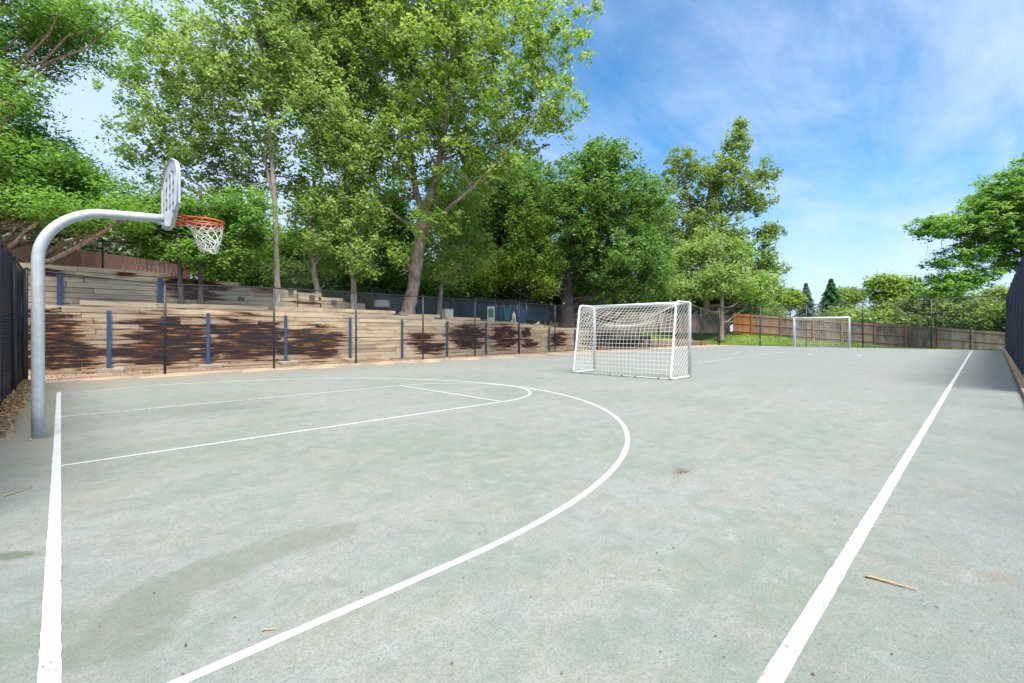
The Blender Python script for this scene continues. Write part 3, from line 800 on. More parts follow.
# ------------------------------------------------------------------ small things on the terrace
x, y = xy_u(447.5, 21.0); z = float(tz(x, y)); d = x*CY_+y*SY_
b = MB(); b.box((0, 0, .28), (.52, .35, .62)); b.box((0, 0, .60), (.56, .39, .03)); b.box((0, -.18, .3), (.44, .012, .5))
o = b.build('utility_box', M['beige_box'], bevel=.01); o.location = (x, y, z-.02); tag(o, 'beige metal utility box on the terrace beside the small pale trunk', 'utility box')
x, y = xy_u(382, 21.9); z = float(tz(x, y))
root = empty('wooden_bench', (x, y, z), R(-25)); tag(root, 'small tilted grey bench at the terrace edge left of the leaning trunk', 'bench')
b = MB()
for k in range(3): b.box((0, -.12+.12*k, .42), (.75, .10, .03))
b.build('seat', M['bench'], root)
b = MB()
for k in range(3): b.box((.0, .23+.04*k, .52+.11*k), (.75, .03, .09), rx=-.3)
b.build('backrest', M['bench'], root)
for s_ in (-1, 1):
    b = MB(); b.tube([(.3*s_, -.15, 0), (.3*s_, -.12, .41)], .02, 6); b.tube([(.3*s_, .22, 0), (.3*s_, .20, .42), (.3*s_, .32, .8)], .02, 6); b.build('leg', M['black_metal'], root)
x, y = xy_u(491, 21.6); z = float(tz(x, y))
root = empty('notice_board', (x, y, z), R(-45)); tag(root, 'small white framed notice board with green panel above the wall', 'sign')
b = MB(); b.box((0, 0, .52), (.46, .03, .95)); b.build('frame', M['sign_white'], root, bevel=.01)
b = MB(); b.box((0, -.02, .58), (.32, .012, .55)); b.build('panel', M['sign_green'], root)
for s_ in (-1, 1): b = MB(); b.tube([(.26*s_, 0, -.1), (.26*s_, 0, 1.08)], .03, 8); b.build('post', M['black_metal'], root)
x, y = xy_u(507, 21.7); z = float(tz(x, y))
root = empty('play_equipment', (x, y, z), R(-45)); tag(root, 'blue and teal play panels with posts beside the notice board', 'play equipment')
for k, (px, w, hh, mk) in enumerate(((-.45, .42, 1.0, 'play_blue'), (.0, .36, .92, 'play_teal'), (.95, .5, .78, 'play_blue'))):
    b = MB(); b.box((px, 0, hh/2+.05), (w, .05, hh)); b.box((px, -.04, hh*.3), (w*.6, .02, hh*.16)); b.build('panel', M[mk], root, bevel=.01)
for px in (-.7, -.2, .22, .66, 1.25): b = MB(); b.tube([(px, -.02, -.1), (px, -.02, 1.2)], .045, 8); b.build('post', M['play_blue'], root, True)
b = MB(); b.tube([(.36, -.1, -.05), (.38, -.1, .5), (.44, -.1, .72), (.5, -.1, .5), (.55, -.1, -.05)], .05, 8); b.build('handle_bar', M['sign_white'], root, True)
x, y = ground(648.3, 347.2)
root = empty('litter_bin', (x, y+.3, 0), R(-40)); tag(root, 'square black litter bin on bare soil seen through the near goal', 'bin')
b = MB(); b.box((0, 0, .42), (.74, .7, .84), jit=.01); b.build('body', M['bin_black'], root, bevel=.03)
b = MB(); b.box((0, 0, .90), (.80, .76, .09)); b.build('lid', M['bin_black'], root, bevel=.02)
b = MB(); b.box((-.02, -.365, .45), (.4, .012, .38)); b.build('side_panel', M['bin_grey'], root)

# ------------------------------------------------------------------ debris on the court
def stick(label, pa, pb, r, name='stick'):
    A_ = ground(*pa); B_ = ground(*pb); n = 7
    b = MB(); b.tube([(A_[0]+(B_[0]-A_[0])*i/n + random.uniform(-.004, .004), A_[1]+(B_[1]-A_[1])*i/n+random.uniform(-.004, .004), r+.006*math.sin(i*1.3)**2) for i in range(n+1)], [r*(1-.08*i) for i in range(n+1)], 6)
    o = b.build(name, M['stick'], None, True); tag(o, label, 'stick'); return o
t = NT('peeled_stick'); g = t.n('ShaderNodeNewGeometry').outputs['Position']
sx0 = ground(866, 577)[0]; sx1 = ground(918, 592)[0]
M['stick'] = t.done(t.bsdf(t.mix(t.noise(g, 40, 3), (.52, .36, .2), (.36, .2, .1)), .8))
stick('reddish brown stick lying on the court outside the right side line', (866, 577.5), (918, 592), .007)
stick('thin brown twig on the court left of the baseline', (4, 497), (32, 487.5), .005)
stick('short dark twig beside the three point line in the foreground', (262, 632), (276, 630), .004)
def leafy(b, x, y, s, z=.006):
    a = random.uniform(0, 6.28); c, sn = math.cos(a), math.sin(a); up = random.uniform(.1, .45)*s
    p = [(-1, 0, .0), (0, .45, up), (1, 0, up*.5), (0, -.45, up*.6)]
    b.quad(*[(x+(q[0]*c-q[1]*sn)*s, y+(q[0]*sn+q[1]*c)*s, z+q[2]) for q in p])
b = MB()
for k in range(150):
    f = random.random()
    if f < .45: u, v = random.uniform(650, 1020), 345+random.random()**1.4*330
    else: u, v = random.uniform(10, 1010), 350+random.random()*330
    x, y = ground(u, v)
    if -.4 < x < 45 and -.6 < y < 17: leafy(b, x, y, random.uniform(.004, .011))
x, y = ground(681, 472)
for k in range(40): leafy(b, x+random.gauss(0, .06), y+random.gauss(0, .04), random.uniform(.006, .014), .003+random.random()*.006)
o = b.build('leaf_debris', M['litter']); tag(o, 'scattered dry leaf bits lying over the court', 'leaf litter', kind='stuff')
def litter(name, label, fn, n, s0, s1, mat):
    V = []; T = []
    for k in range(n):
        x, y, z = fn(); s = random.uniform(s0, s1); a = random.uniform(0, 6.28); c, sn = math.cos(a), math.sin(a)
        tl = random.uniform(-.6, .6)
        for q in ((-1, 0), (0, .5), (1, 0), (0, -.5)):
            V.append((x+(q[0]*c-q[1]*sn)*s, y+(q[0]*sn+q[1]*c)*s, z+s*.6+q[0]*tl*s))
        T.append(random.random())
    o = np_mesh(name, V, 4, mat, tint=T); tag(o, label, 'leaf litter', kind='stuff'); return o
def f_left():
    y = random.uniform(8.6, 17.3); x = -.56+random.gauss(0, .08)-random.random()*.12; return x, y, .02+.10*max(0, min(1, (-.45-x)/.3))
litter('leaf_litter', 'brown mulch and dry leaves banked under the left screened fence', f_left, 6000, .012, .035, M['litter'])
def f_wall():
    x = random.uniform(-.5, 34); y = 19.85-abs(random.gauss(0, .9)); return x, y, .0
litter('leaf_litter', 'dry leaves and bark chips strewn along the foot of the retaining wall', f_wall, 9000, .015, .045, M['litter'])
# grass
def grass(name, label, fn, n, h0, h1):
    V = np.zeros((n, 3, 3), np.float32); T = RNG.random(n)
    for k in range(n):
        x, y = fn(); z = float(tz(x, y)) + float(tnoise(x, y))*(1 if (y > 16.8 or x > 46.4) else 0); a = random.uniform(0, 6.28); h = random.uniform(h0, h1); w = h*.16
        lx, ly = random.gauss(0, .35)*h, random.gauss(0, .35)*h
        V[k] = ((x-math.cos(a)*w, y-math.sin(a)*w, z-.01), (x+math.cos(a)*w, y+math.sin(a)*w, z-.01), (x+lx, y+ly, z+h))
    o = np_mesh(name, V, 3, M['grass'], tint=T); tag(o, label, 'grass', kind='stuff')
def g_far():
    if random.random() < .6: return random.uniform(46.1, 51), random.uniform(-1, 20)
    return random.uniform(26, 50), random.uniform(21.8, 30)
grass('grass', 'bright green lawn grass between the far fences', g_far, 26000, .05, .16)
def g_near():
    f = random.random()
    if f < .5: return random.uniform(11, 34), 20.25+random.random()*1.2
    if f < .8: return random.uniform(22, 44), 19.9-abs(random.gauss(0, .3))
    return random.uniform(-3, 11), 21.55+random.random()*.8
grass('grass', 'thin weeds growing along the timber wall tops and foot', g_near, 2600, .04, .16)

# ------------------------------------------------------------------ trees
def unit(n):
    v = RNG.normal(size=(n, 3)); return v/np.linalg.norm(v, axis=1)[:, None]
def leaf_quads(C, size, flat=.55, aspect=.62, out=None):
    n = len(C)
    N = unit(n); N[:, 2] = np.abs(N[:, 2])*1.0 + flat
    if out is not None: N += out*.5
    N /= np.linalg.norm(N, axis=1)[:, None]
    A_ = unit(n); A_ -= N*np.sum(A_*N, axis=1)[:, None]; A_ /= np.linalg.norm(A_, axis=1)[:, None]
    B_ = np.cross(N, A_); s = (size*(.6+.8*RNG.random(n)))[:, None]
    A_ = A_*s*.5; B_ = B_*s*.5*aspect; fold = N*s*.12
    V = np.stack([C-A_, C+B_+fold, C+A_, C-B_+fold], 1)
    return V
def crown(lobes, clumps, per, size, cr, power=2.2, droop=0, flat=.55, gap=.25, aspect=.62, squash=.8, zmin=None):
    """lobes (x,y,z,rx,ry,rz,weight)"""
    W = np.array([l[3]*l[4]*l[5]*(l[6] if len(l) > 6 else 1) for l in lobes])**.85; W = W/W.sum()
    cs = []; ct = []
    k = RNG.choice(len(lobes), clumps*2, p=W)
    U = unit(clumps*2)*(RNG.random(clumps*2)**(1/power))[:, None]
    L = np.array([l[:6] for l in lobes])
    C = L[k, :3] + U*L[k, 3:6]
    keep = []
    sc = 1/(cr*3.2); off = random.uniform(0, 100)
    for c in C:
        v = mnoise.noise(Vector((c[0]*sc+off, c[1]*sc, c[2]*sc)))
        keep.append(v > -.5+gap and (zmin is None or c[2] > zmin))
        if sum(keep) >= clumps and False: break
    C = C[np.array(keep)][:clumps]; n = len(C)
    tc = RNG.normal(.5, .24, n)
    rr_ = cr*(.55+.9*RNG.random(n))
    G = RNG.normal(size=(n, per, 3))*rr_[:, None, None]*.5; G[:, :, 2] *= squash
    if droop: G[:, :, 2] -= droop*rr_[:, None]*(np.abs(G[:, :, 0])+np.abs(G[:, :, 1]))/rr_[:, None]*.8
    Pn = (C[:, None, :]+G).reshape(-1, 3)
    tint = np.clip((tc[:, None]+RNG.normal(0, .26, (n, per))).reshape(-1), 0, 1)
    return C, leaf_quads(Pn, size, flat, aspect), tint
def limb_path(a, bb, sag=.12, n=6, wob=.05):
    a = Vector(a); bb = Vector(bb); L = (bb-a).length; out = []
    for i in range(n+1):
        f = i/n; p = a.lerp(bb, f); p.z += -L*sag*math.sin(f*math.pi)*(1-f)*1.2
        if 0 < i < n: p += Vector((random.uniform(-1, 1), random.uniform(-1, 1), random.uniform(-1, 1)))*wob*L*.5
        out.append(tuple(p))
    return out
def smooth_path(P, n=5):
    P = [Vector(p) for p in P]; out = []
    for i in range(len(P)-1):
        p0 = P[max(i-1, 0)]; p1 = P[i]; p2 = P[i+1]; p3 = P[min(i+2, len(P)-1)]
        for k in range(n):
            t = k/n; out.append(.5*((2*p1)+(p2-p0)*t+(2*p0-5*p1+4*p2-p3)*t*t+(3*p1-p0-3*p2+p3)*t**3))
    out.append(P[-1]); return out
def tree(name, label, trunks, lobes, clumps, per, size, cr, leaf, bk='bark_pale', limbs=30, group=None, cat='tree', limb_r=.05, base=None, twigs=0, limb_zmin=None, **kw):
    """trunks: list of (path points, r0, r1) in world coords"""
    base = base or trunks[0][0][0]
    root = empty(name, base); tag(root, label, cat, group)
    C, V, T = crown(lobes, clumps, per, size, cr, **kw)
    V = V - np.array(base)[None, None, :]
    np_mesh('crown', V.reshape(-1, 3), 4, M[leaf], root, T)
    b = MB(); allp = []
    for tk, (pts_, r0, r1) in enumerate(trunks):
        sp = smooth_path(pts_, 6); n = len(sp)
        sp = [p+Vector((random.uniform(-1, 1), random.uniform(-1, 1), 0))*r0*.12 for p in sp]
        rad = []
        for i in range(n):
            f = i/(n-1); r = r0+(r1-r0)*f**.8
            if tk == 0: r *= 1+.45*math.exp(-f*n*.75)
            rad.append(r*random.uniform(.95, 1.05)); allp.append((sp[i], r))
        b.tube(sp, rad, 12)
    for k in range(min(limbs, len(C))):
        c = Vector(C[int(RNG.integers(len(C)))])
        if limb_zmin is not None and c.z < limb_zmin: continue
        cand = [(p, r) for p, r in allp if p.z < c.z-.05*abs(c.z)+.3 or r < .1]
        cand = cand or allp
        p, r = min(cand, key=lambda q: (q[0]-c).length + .9*max(0, q[0].z+((q[0]-c).xy.length*.45)-c.z) + random.random()*.8)
        L = (p-c).length
        rr2 = min(r*.55, .012+.014*L+limb_r*.2)
        path = limb_path(p, c); m = len(path)
        b.tube(path, [rr2*(1-.85*i/(m-1)) for i in range(m)], 6, False)
        for q in range(twigs):
            s_ = Vector(path[random.randint(2, m-2)]); e = s_+Vector((random.gauss(0, 1), random.gauss(0, 1), random.gauss(.3, .7)))*cr*1.1
            b.tube(limb_path(s_, e, 0, 3), [rr2*.35, rr2*.25, rr2*.15, .004], 4, False)
    b.v = [(x-base[0], y-base[1], z-base[2]) for x, y, z in b.v]
    b.build('trunk', M[bk], root, True)
    return root
def LB(u, v, d, ru, rv, rd=None, w=1):
    """lobe with centre seen at (u, v) at distance d; radii in pixels"""
    k = d/FP; x, y = at(u, d); r = ru*k
    return (x, y, zat(v, d), r, r if rd is None else rd, rv*k, w)
def tb(u, Y): x, y = xy_u(u, Y); return x, y, float(tz(x, y))-.08
def pw(u, v, d): x, y = at(u, d); return (x, y, zat(v, d))
def dist(p): return p[0]*CY_+p[1]*SY_

# 1. leaning cottonwood, the biggest
p0 = tb(407, 20.85); d = dist(p0)
tree('cottonwood_tree', 'big cottonwood leaning right with a thick forked trunk above the wall',
     [([p0, pw(412, 290, d), pw(420, 240, d), pw(426, 205, d)], .34, .25),
      ([pw(426, 208, d), pw(434, 185, d), pw(443, 140, d-.3), pw(452, 60, d-.3), pw(456, -60, d), pw(458, -140, d)], (.23), .05),
      ([pw(424, 215, d), pw(415, 185, d+.3), pw(408, 130, d+.6), pw(400, 40, d+.8), pw(398, -60, d+.6)], .20, .04),
      ([pw(423, 235, d), pw(440, 215, d-.8), pw(480, 180, d-1.4), pw(540, 110, d-1.2)], .13, .03)],
     [LB(450, -60, d, 95, 110), LB(400, 60, d+1, 75, 90), LB(470, 70, d-.6, 85, 80), LB(545, 40, d-.6, 52, 52, 2.0), LB(555, 108, d-.8, 34, 40, 1.6),
      LB(430, 150, d-.6, 62, 55), LB(500, 150, d-.6, 48, 48, 2.0), LB(585, 20, d-.4, 18, 20, .9), LB(375, 150, d, 38, 60), LB(360, 45, d+1, 40, 60), LB(440, 225, d-1.2, 30, 26, 1), LB(400, 240, d-1.4, 18, 26, .8, 1.3)],
     2650, 36, .18, .35, 'leaf_cotton', 'bark_big', 90, limb_r=.3, twigs=3, gap=.36)
# 2. aspen-like cottonwood with straight trunk
p0 = tb(278, 20.75); d = dist(p0)
tree('aspen_tree', 'tall aspen with a straight pale trunk, second from the hoop side',
     [([p0, pw(276, 240, d), pw(274, 190, d), pw(268, 110, d), pw(258, 30, d), pw(250, -80, d), pw(248, -140, d)], .125, .035),
      ([pw(275, 205, d), pw(262, 150, d+.3), pw(240, 90, d+.6), pw(215, 40, d+.8)], .08, .025)],
     [LB(262, -50, d, 70, 110), LB(240, 70, d, 62, 75), LB(290, 90, d+.5, 52, 70), LB(195, 105, d+.6, 45, 50), LB(275, 165, d+1.0, 42, 32), LB(215, 150, d+1, 40, 34), LB(155, 150, d+1.4, 42, 36, None, .9), LB(170, 45, d+1, 52, 48, None, .9), LB(140, 95, d+1.3, 34, 34, None, .6), LB(210, 200, d+1.6, 50, 34)],
     1750, 32, .155, .33, 'leaf_aspen', 'bark_pale', 60, limb_r=.18, twigs=3, gap=.40)
# 3, 4 thinner neighbours
p0 = tb(319, 21.9); d = dist(p0)
tree('aspen_tree', 'slim aspen whose trunk tilts left, just left of the pale trunk',
     [([p0, pw(313, 265, d), pw(310, 220, d), pw(318, 150, d), pw(322, 50, d), pw(322, -90, d)], .14, .03)],
     [LB(322, -40, d+.4, 48, 95), LB(318, 75, d+.4, 46, 65), LB(335, 160, d, 36, 46), LB(318, 225, d-.7, 34, 34, 1.2), LB(310, 262, d+.8, 34, 18, 1)],
     1150, 32, .155, .34, 'leaf_aspen', 'bark_pale', 40, limb_r=.15, twigs=3, gap=.34)
p0 = tb(354, 21.1); d = dist(p0)
tree('aspen_tree', 'aspen with a short visible pale trunk between the tilted and the thick leaning trunks',
     [([p0, pw(352, 250, d), pw(346, 190, d), pw(342, 110, d), pw(345, 0, d), pw(348, -90, d)], .13, .03)],
     [LB(352, -40, d+.6, 42, 85), LB(348, 60, d+.6, 40, 65), LB(350, 150, d, 36, 50), LB(358, 215, d-.4, 30, 36, 1.2), LB(362, 262, d-.6, 24, 20, .9)],
     1050, 32, .155, .33, 'leaf_aspen', 'bark_pale', 40, limb_r=.15, twigs=3, gap=.34)
p0 = tb(439, 21.6); d = dist(p0)
tree('cottonwood_tree', 'small cottonwood with a pale trunk right of the leaning trunk',
     [([p0, pw(441, 292, d), pw(446, 250, d), pw(452, 200, d), pw(458, 150, d)], .14, .04)],
     [LB(450, 205, d+.3, 34, 40), LB(448, 262, d-.4, 26, 22, 1), LB(470, 250, d+.8, 24, 26, 1.4), LB(425, 262, d+.6, 20, 20, 1)],
     620, 28, .14, .38, 'leaf_cotton', 'bark_pale', 30, limb_r=.1, twigs=2, gap=.15)
# small dark trees on the terrace behind the hoop
for u0, lab, lob in ((181, 'small dark green tree behind the backboard, left of its twin', [(170, 225, 40, 30), (190, 250, 28, 18), (152, 236, 22, 12)]),
                     (201, 'small dark green tree behind the rim, right of its twin', [(215, 225, 38, 30), (230, 255, 34, 20), (245, 215, 26, 30)])):
    p0 = tb(u0, 20.9); d = dist(p0)
    tree('young_tree', lab, [([p0, pw(u0-1, 270, d), pw(u0-3, 230, d), pw(u0, 190, d)], .10, .04)],
         [LB(u, v, d+.5, a, b_, 1.3) for u, v, a, b_ in lob], 440, 36, .12, .34, 'leaf_fir', 'bark_dark', 26, limb_r=.08, gap=.25, flat=.8, squash=.6, twigs=2)
# left feathery tree
px, py = -1.9, 23.6; z0 = float(tz(px, py)); d = dist((px, py))
tree('locust_tree', 'large feathery bright green tree at the left edge behind the fence',
     [([(px, py, z0-.1), (px+.1, py, 5.5), (px-.1, py-.1, 8), (px, py, 11), (px, py, 15.5)], .28, .05)],
     [LB(20, 200, d, 80, 24), LB(60, 205, d-.6, 62, 20, 2), LB(100, 212, d-.5, 46, 16, 1.8), LB(15, 160, d-.6, 62, 26, 2), LB(50, 172, d+.5, 52, 22, 2), LB(90, 190, d+1, 45, 18, 2), LB(-5, 95, d-1, 46, 30, 2), LB(35, 132, d+.5, 40, 14, 2), LB(10, 42, d, 56, 26, 2.2), LB(85, 40, d+.5, 50, 14, 2, .7),
      LB(20, 5, d, 58, 24, 2.4), LB(70, 18, d-.4, 42, 10, 1.6, .8), LB(10, -50, d, 70, 40), LB(110, 8, d-.4, 30, 7, 1, .6), LB(-70, 120, d, 60, 100)],
     2700, 36, .125, .40, 'leaf_fir', 'bark_big', 80, limb_r=.2, gap=.30, flat=.8, squash=.6, droop=.25, twigs=3, aspect=.45)
# the big dark tree
p0 = tb(567, 22.3); d = dist(p0)
tree('elm_tree', 'broad dense dark green elm with a dark trunk left of the near goal',
     [([p0, pw(567, 300, d), pw(568, 270, d), pw(575, 220, d), pw(590, 160, d)], .62, .2),
      ([pw(567, 285, d), pw(545, 250, d), pw(520, 215, d)], .3, .08), ([pw(568, 280, d), pw(600, 240, d), pw(630, 215, d)], .3, .08)],
     [LB(600, 190, d, 52, 45), LB(640, 215, d+1, 34, 45), LB(560, 215, d-.5, 58, 48), LB(520, 200, d, 45, 50), LB(620, 260, d-.5, 50, 38), LB(575, 268, d+2, 50, 30), LB(655, 275, d+1, 20, 32), LB(495, 240, d+.5, 30, 40), LB(605, 158, d, 30, 20), LB(650, 250, d, 24, 40), LB(530, 262, d-1.5, 38, 28)],
     2900, 32, .23, .46, 'leaf_dark', 'bark_dark', 80, limb_r=.3, gap=.30, droop=.25, twigs=2)
# light drooping tree in front of it, left
x, y = xy_u(532, 23.2); d = dist((x, y)); z0 = float(tz(x, y))
tree('willow_tree', 'yellow green drooping willow left of the dark trunk of the elm',
     [([(x, y, z0-.1), pw(531, 290, d), pw(528, 240, d), pw(525, 200, d)], .2, .06)],
     [LB(545, 265, d-1.3, 22, 32, 1.2), LB(515, 262, d-1.2, 24, 28, 1.4), LB(530, 225, d-1, 28, 26, 1.5), LB(490, 272, d-1, 18, 20, 1.2)],
     620, 30, .15, .42, 'leaf_yellow', 'bark_dark', 26, limb_r=.1, gap=.2, droop=.7, twigs=2)
# tall cottonwood right of centre (beyond the wood fence)
d = 55; x, y = at(706, d)
tree('cottonwood_tree', 'tall open cottonwood standing against the sky right of centre',
     [([(x, y, 1.0), pw(706, 290, d), pw(704, 240, d), pw(710, 190, d), pw(722, 155, d)], .55, .08),
      ([pw(705, 270, d), pw(695, 220, d), pw(680, 170, d), pw(672, 148, d)], .28, .05), ([pw(706, 250, d), pw(735, 210, d), pw(765, 170, d)], .22, .05)],
     [LB(735, 150, d, 17, 26, None, 1.2), LB(715, 185, d, 36, 28, None, .8), LB(765, 172, d, 17, 12, None, 1.2), LB(752, 200, d, 22, 16), LB(680, 165, d, 20, 20), LB(665, 200, d, 20, 24), LB(700, 235, d, 42, 34), LB(745, 250, d, 32, 22),
      LB(768, 232, d, 16, 8, None, 1.4), LB(665, 250, d, 26, 36), LB(770, 268, d, 18, 8, None, 1.3), LB(735, 285, d, 36, 22), LB(770, 295, d, 20, 10), LB(740, 128, d, 6, 10, None, 2)],
     1900, 26, .32, .52, 'leaf_olive', 'bark_big', 110, limb_r=.4, gap=.38, twigs=3)
x, y = 47.6, 19.2; z0 = float(tz(x, y)); d = dist((x, y))
tree('willow_tree', 'pale green bushy tree with light trunk behind the far left fence corner',
     [([(x, y, z0-.1), pw(722, 312, d), pw(722, 290, d), pw(721, 265, d)], .26, .1)],
     [LB(718, 280, d, 30, 18), LB(690, 288, d+1, 28, 14), LB(752, 290, d+1.6, 28, 12), LB(682, 262, d+2, 18, 22), LB(735, 256, d+1, 20, 18), LB(705, 250, d+1.5, 20, 24), LB(765, 280, d+2, 16, 10)],
     820, 28, .24, .58, 'leaf_aspen', 'bark_pale', 16, limb_r=.12, gap=.30, twigs=1)
# right locust
d = 40; x, y = at(1062, d); z0 = -1.0
tree('locust_tree', 'wide spreading bright green tree beyond the far right corner',
     [([(x, y, z0-.2), pw(1060, 300, d), pw(1052, 270, d), pw(1050, 230, d), pw(1055, 180, d)], .42, .1),
      ([pw(1056, 285, d), pw(1020, 255, d), pw(975, 235, d), pw(930, 232, d)], .2, .03), ([pw(1054, 270, d), pw(1100, 220, d), pw(1130, 200, d)], .2, .04)],
     [LB(1060, 200, d, 70, 40), LB(1010, 200, d, 38, 30), LB(985, 222, d, 32, 22), LB(955, 225, d, 20, 12, 2, 1.3), LB(932, 228, d, 20, 12, 2, 1.9), LB(1010, 245, d, 40, 18), LB(965, 255, d, 24, 14, 2), LB(945, 288, d, 30, 16, 2, 1.3), LB(975, 278, d, 28, 12, 2, 1.2),
      LB(1120, 230, d, 60, 60), LB(1050, 165, d, 34, 18), LB(1015, 262, d, 22, 10, 2), LB(940, 265, d, 14, 8, 1.6)],
     3000, 34, .25, .48, 'leaf_fir', 'bark_dark', 90, limb_r=.3, gap=.05, flat=1.0, squash=.5, twigs=3, limb_zmin=5.5)
# background row behind the terrace: (u, d, base z, lobes px, leaf)
bg = [(60, 27, 3.0, [(70, 240, 60, 26), (40, 235, 40, 24)], 'leaf_grey', 'grey green shrub behind the reddish cedar fence', 'shrub'),
      (125, 31, 2.8, [(120, 225, 50, 30), (150, 243, 45, 24)], 'leaf_back', None, None),
      (205, 30, 2.8, [(205, 235, 50, 30), (230, 270, 45, 22)], 'leaf_back', None, None),
      (262, 30, 2.6, [(255, 255, 50, 30), (290, 270, 40, 26)], 'leaf_back', None, None),
      (325, 31, 2.4, [(325, 250, 55, 36), (350, 285, 45, 20), (325, 210, 30, 24)], 'leaf_back', None, None),
      (385, 31, 2.3, [(380, 250, 50, 40), (400, 285, 50, 20), (385, 210, 30, 24)], 'leaf_back', None, None),
      (455, 34, 2.2, [(455, 240, 55, 50), (470, 290, 50, 20), (480, 200, 45, 45)], 'leaf_dark', None, None),
      (505, 38, 2.0, [(505, 235, 50, 55), (520, 285, 55, 22), (520, 190, 45, 35)], 'leaf_dark', None, None),
      (580, 50, 1.5, [(580, 245, 60, 55), (610, 270, 60, 40)], 'leaf_dark', None, None),
      (655, 62, 1.0, [(650, 240, 40, 60), (670, 285, 40, 26)], 'leaf_olive', None, None)]
for (u, d, z0, lob, lf, lab, ct) in bg:
    x, y = at(u, d); top = min(v-b_ for _, v, _, b_ in lob)
    tree('broadleaf_tree' if ct is None else 'shrub', lab or 'dense dark green tree in the row behind the terrace trees',
         [([(x, y, z0-.3), (x+.1, y, z0+(zat(top, d)-z0)*.4), (x, y+.1, z0+(zat(top, d)-z0)*.8)], .2 if ct is None else .08, .05)],
         [LB(u_, v_, d, a_, b_, 2.2) for u_, v_, a_, b_ in lob], 700 if ct is None else 420, 32, .24, .6, lf, 'bark_dark', 20, None if ct else 'background trees behind the terrace', ct or 'tree', limb_r=.1, gap=.12)
for k, (u, d, hw, vt, vb, lf) in enumerate([(245, 29, 30, 262, 292, 'leaf_back'), (300, 29, 32, 262, 290, 'leaf_cotton'), (352, 30, 32, 266, 312, 'leaf_back'), (400, 31, 34, 266, 318, 'leaf_back'),
      (455, 33, 34, 268, 322, 'leaf_dark'), (510, 36, 36, 270, 324, 'leaf_cotton'), (548, 38, 24, 290, 318, 'leaf_spruce'), (600, 52, 40, 280, 312, 'leaf_back'), (655, 54, 40, 285, 314, 'leaf_dark'), (700, 60, 34, 285, 314, 'leaf_back'), (755, 72, 30, 300, 322, 'leaf_olive'), (735, 60, 30, 296, 318, 'leaf_back'), (990, 52, 26, 308, 336, 'leaf_cotton'), (1030, 50, 30, 300, 340, 'leaf_back'), (905, 60, 34, 312, 334, 'leaf_cotton'), (850, 70, 30, 312, 328, 'leaf_olive')]):
    x, y = at(u, d); zc_ = zat((vt+vb)/2, d)
    tree('shrub', 'dense green shrub filling in behind the terrace tree trunks' if u < 720 else 'dense green shrub behind the long wooden fence', [([(x, y, zat(vb, d)-1.2), (x, y+.1, zc_)], .07, .03)],
         [LB(u-hw*.4, (vt+vb)/2, d, hw*.7, (vb-vt)/2, 1.5), LB(u+hw*.4, (vt+vb)/2+3, d+.5, hw*.7, (vb-vt)/2, 1.5)], 420, 32, .006*d+.03, .018*d, lf, 'bark_dark', 8, 'shrubs behind the terrace' if u < 720 else 'shrubs behind the long wooden fence', 'shrub', gap=.0)
# behind the far fence
bg2 = [(790, 75, -.5, [(785, 300, 22, 10), (765, 302, 20, 12)], 'leaf_yellow', 'low yellow green bush left of the blue spruce'),
       (838, 90, -1, [(840, 305, 18, 16), (850, 296, 12, 8)], 'leaf_olive', 'olive bush behind the dark spruce'),
       (885, 62, -1, [(870, 318, 24, 10), (885, 292, 13, 15), (902, 290, 13, 12), (893, 310, 24, 18), (880, 282, 8, 6), (905, 283, 7, 5)], 'leaf_cotton', 'light green leafy tree between the spruces and the spreading tree'),
       (925, 58, -1.2, [(925, 305, 26, 16), (945, 318, 30, 14), (915, 322, 26, 10)], 'leaf_olive', 'olive green tree behind the middle of the far fence'),
       (972, 54, -1.2, [(965, 322, 32, 12), (970, 312, 32, 16), (990, 305, 24, 18)], 'leaf_olive', 'olive green tree below the spreading tree'),
       (1012, 56, -1.2, [(1010, 310, 30, 20), (1040, 300, 40, 30)], 'leaf_back', 'green tree at the right end of the far fence')]
for (u, d, z0, lob, lf, lab) in bg2:
    x, y = at(u, d); top = min(v-b_ for _, v, _, b_ in lob)
    tree('broadleaf_tree', lab, [([(x, y, z0-1), (x+.1, y, z0+(zat(top, d)-z0)*.45), (x, y+.1, z0+(zat(top, d)-z0)*.85)], .2, .05)],
         [LB(u_, v_, d, a_, b_, 2.4) for u_, v_, a_, b_ in lob], 620, 28, .36, .75, lf, 'bark_dark', 26, None, 'tree', limb_r=.2, gap=.16, twigs=1)
# spruces
def spruce(label, u, d, vtop, vbot, wpx, leaf):
    x, y = at(u, d); zt = zat(vtop, d); zb = zat(vbot, d)-2.5; H = zt-zb; Rb = wpx*d/FP*.85
    root = empty('spruce_tree', (x, y, zb)); tag(root, label, 'tree')
    n = 15000; f = RNG.random(n)**.75; a = RNG.random(n)*6.283; lay = np.floor(f*16)/16; fr = f*16-np.floor(f*16)
    rmax = Rb*(1-(lay+.02))**.9*(1-.35*fr)*(.75+.3*np.sin(a*5+lay*40)+.12*np.sin(a*11+lay*9))
    r = rmax*RNG.random(n)**.45
    C = np.stack([r*np.cos(a), r*np.sin(a), H*(lay+fr/16)+.06*H-.12*r], 1)
    V = leaf_quads(C, np.full(n, .42), 1.0, .3)
    np_mesh('crown', V.reshape(-1, 3), 4, M[leaf], root, np.clip(RNG.normal(.5, .25, n), 0, 1))
    b = MB(); b.tube([(0, 0, -.5), (0, 0, H*.98)], [.25, .03], 8); b.build('trunk', M['bark_dark'], root, True)
spruce('narrow blue grey spruce beyond the far fence', 806, 78, 287, 330, 26, 'leaf_blue')
spruce('dark green conical spruce right of the blue one', 831, 72, 283, 330, 36, 'leaf_spruce')
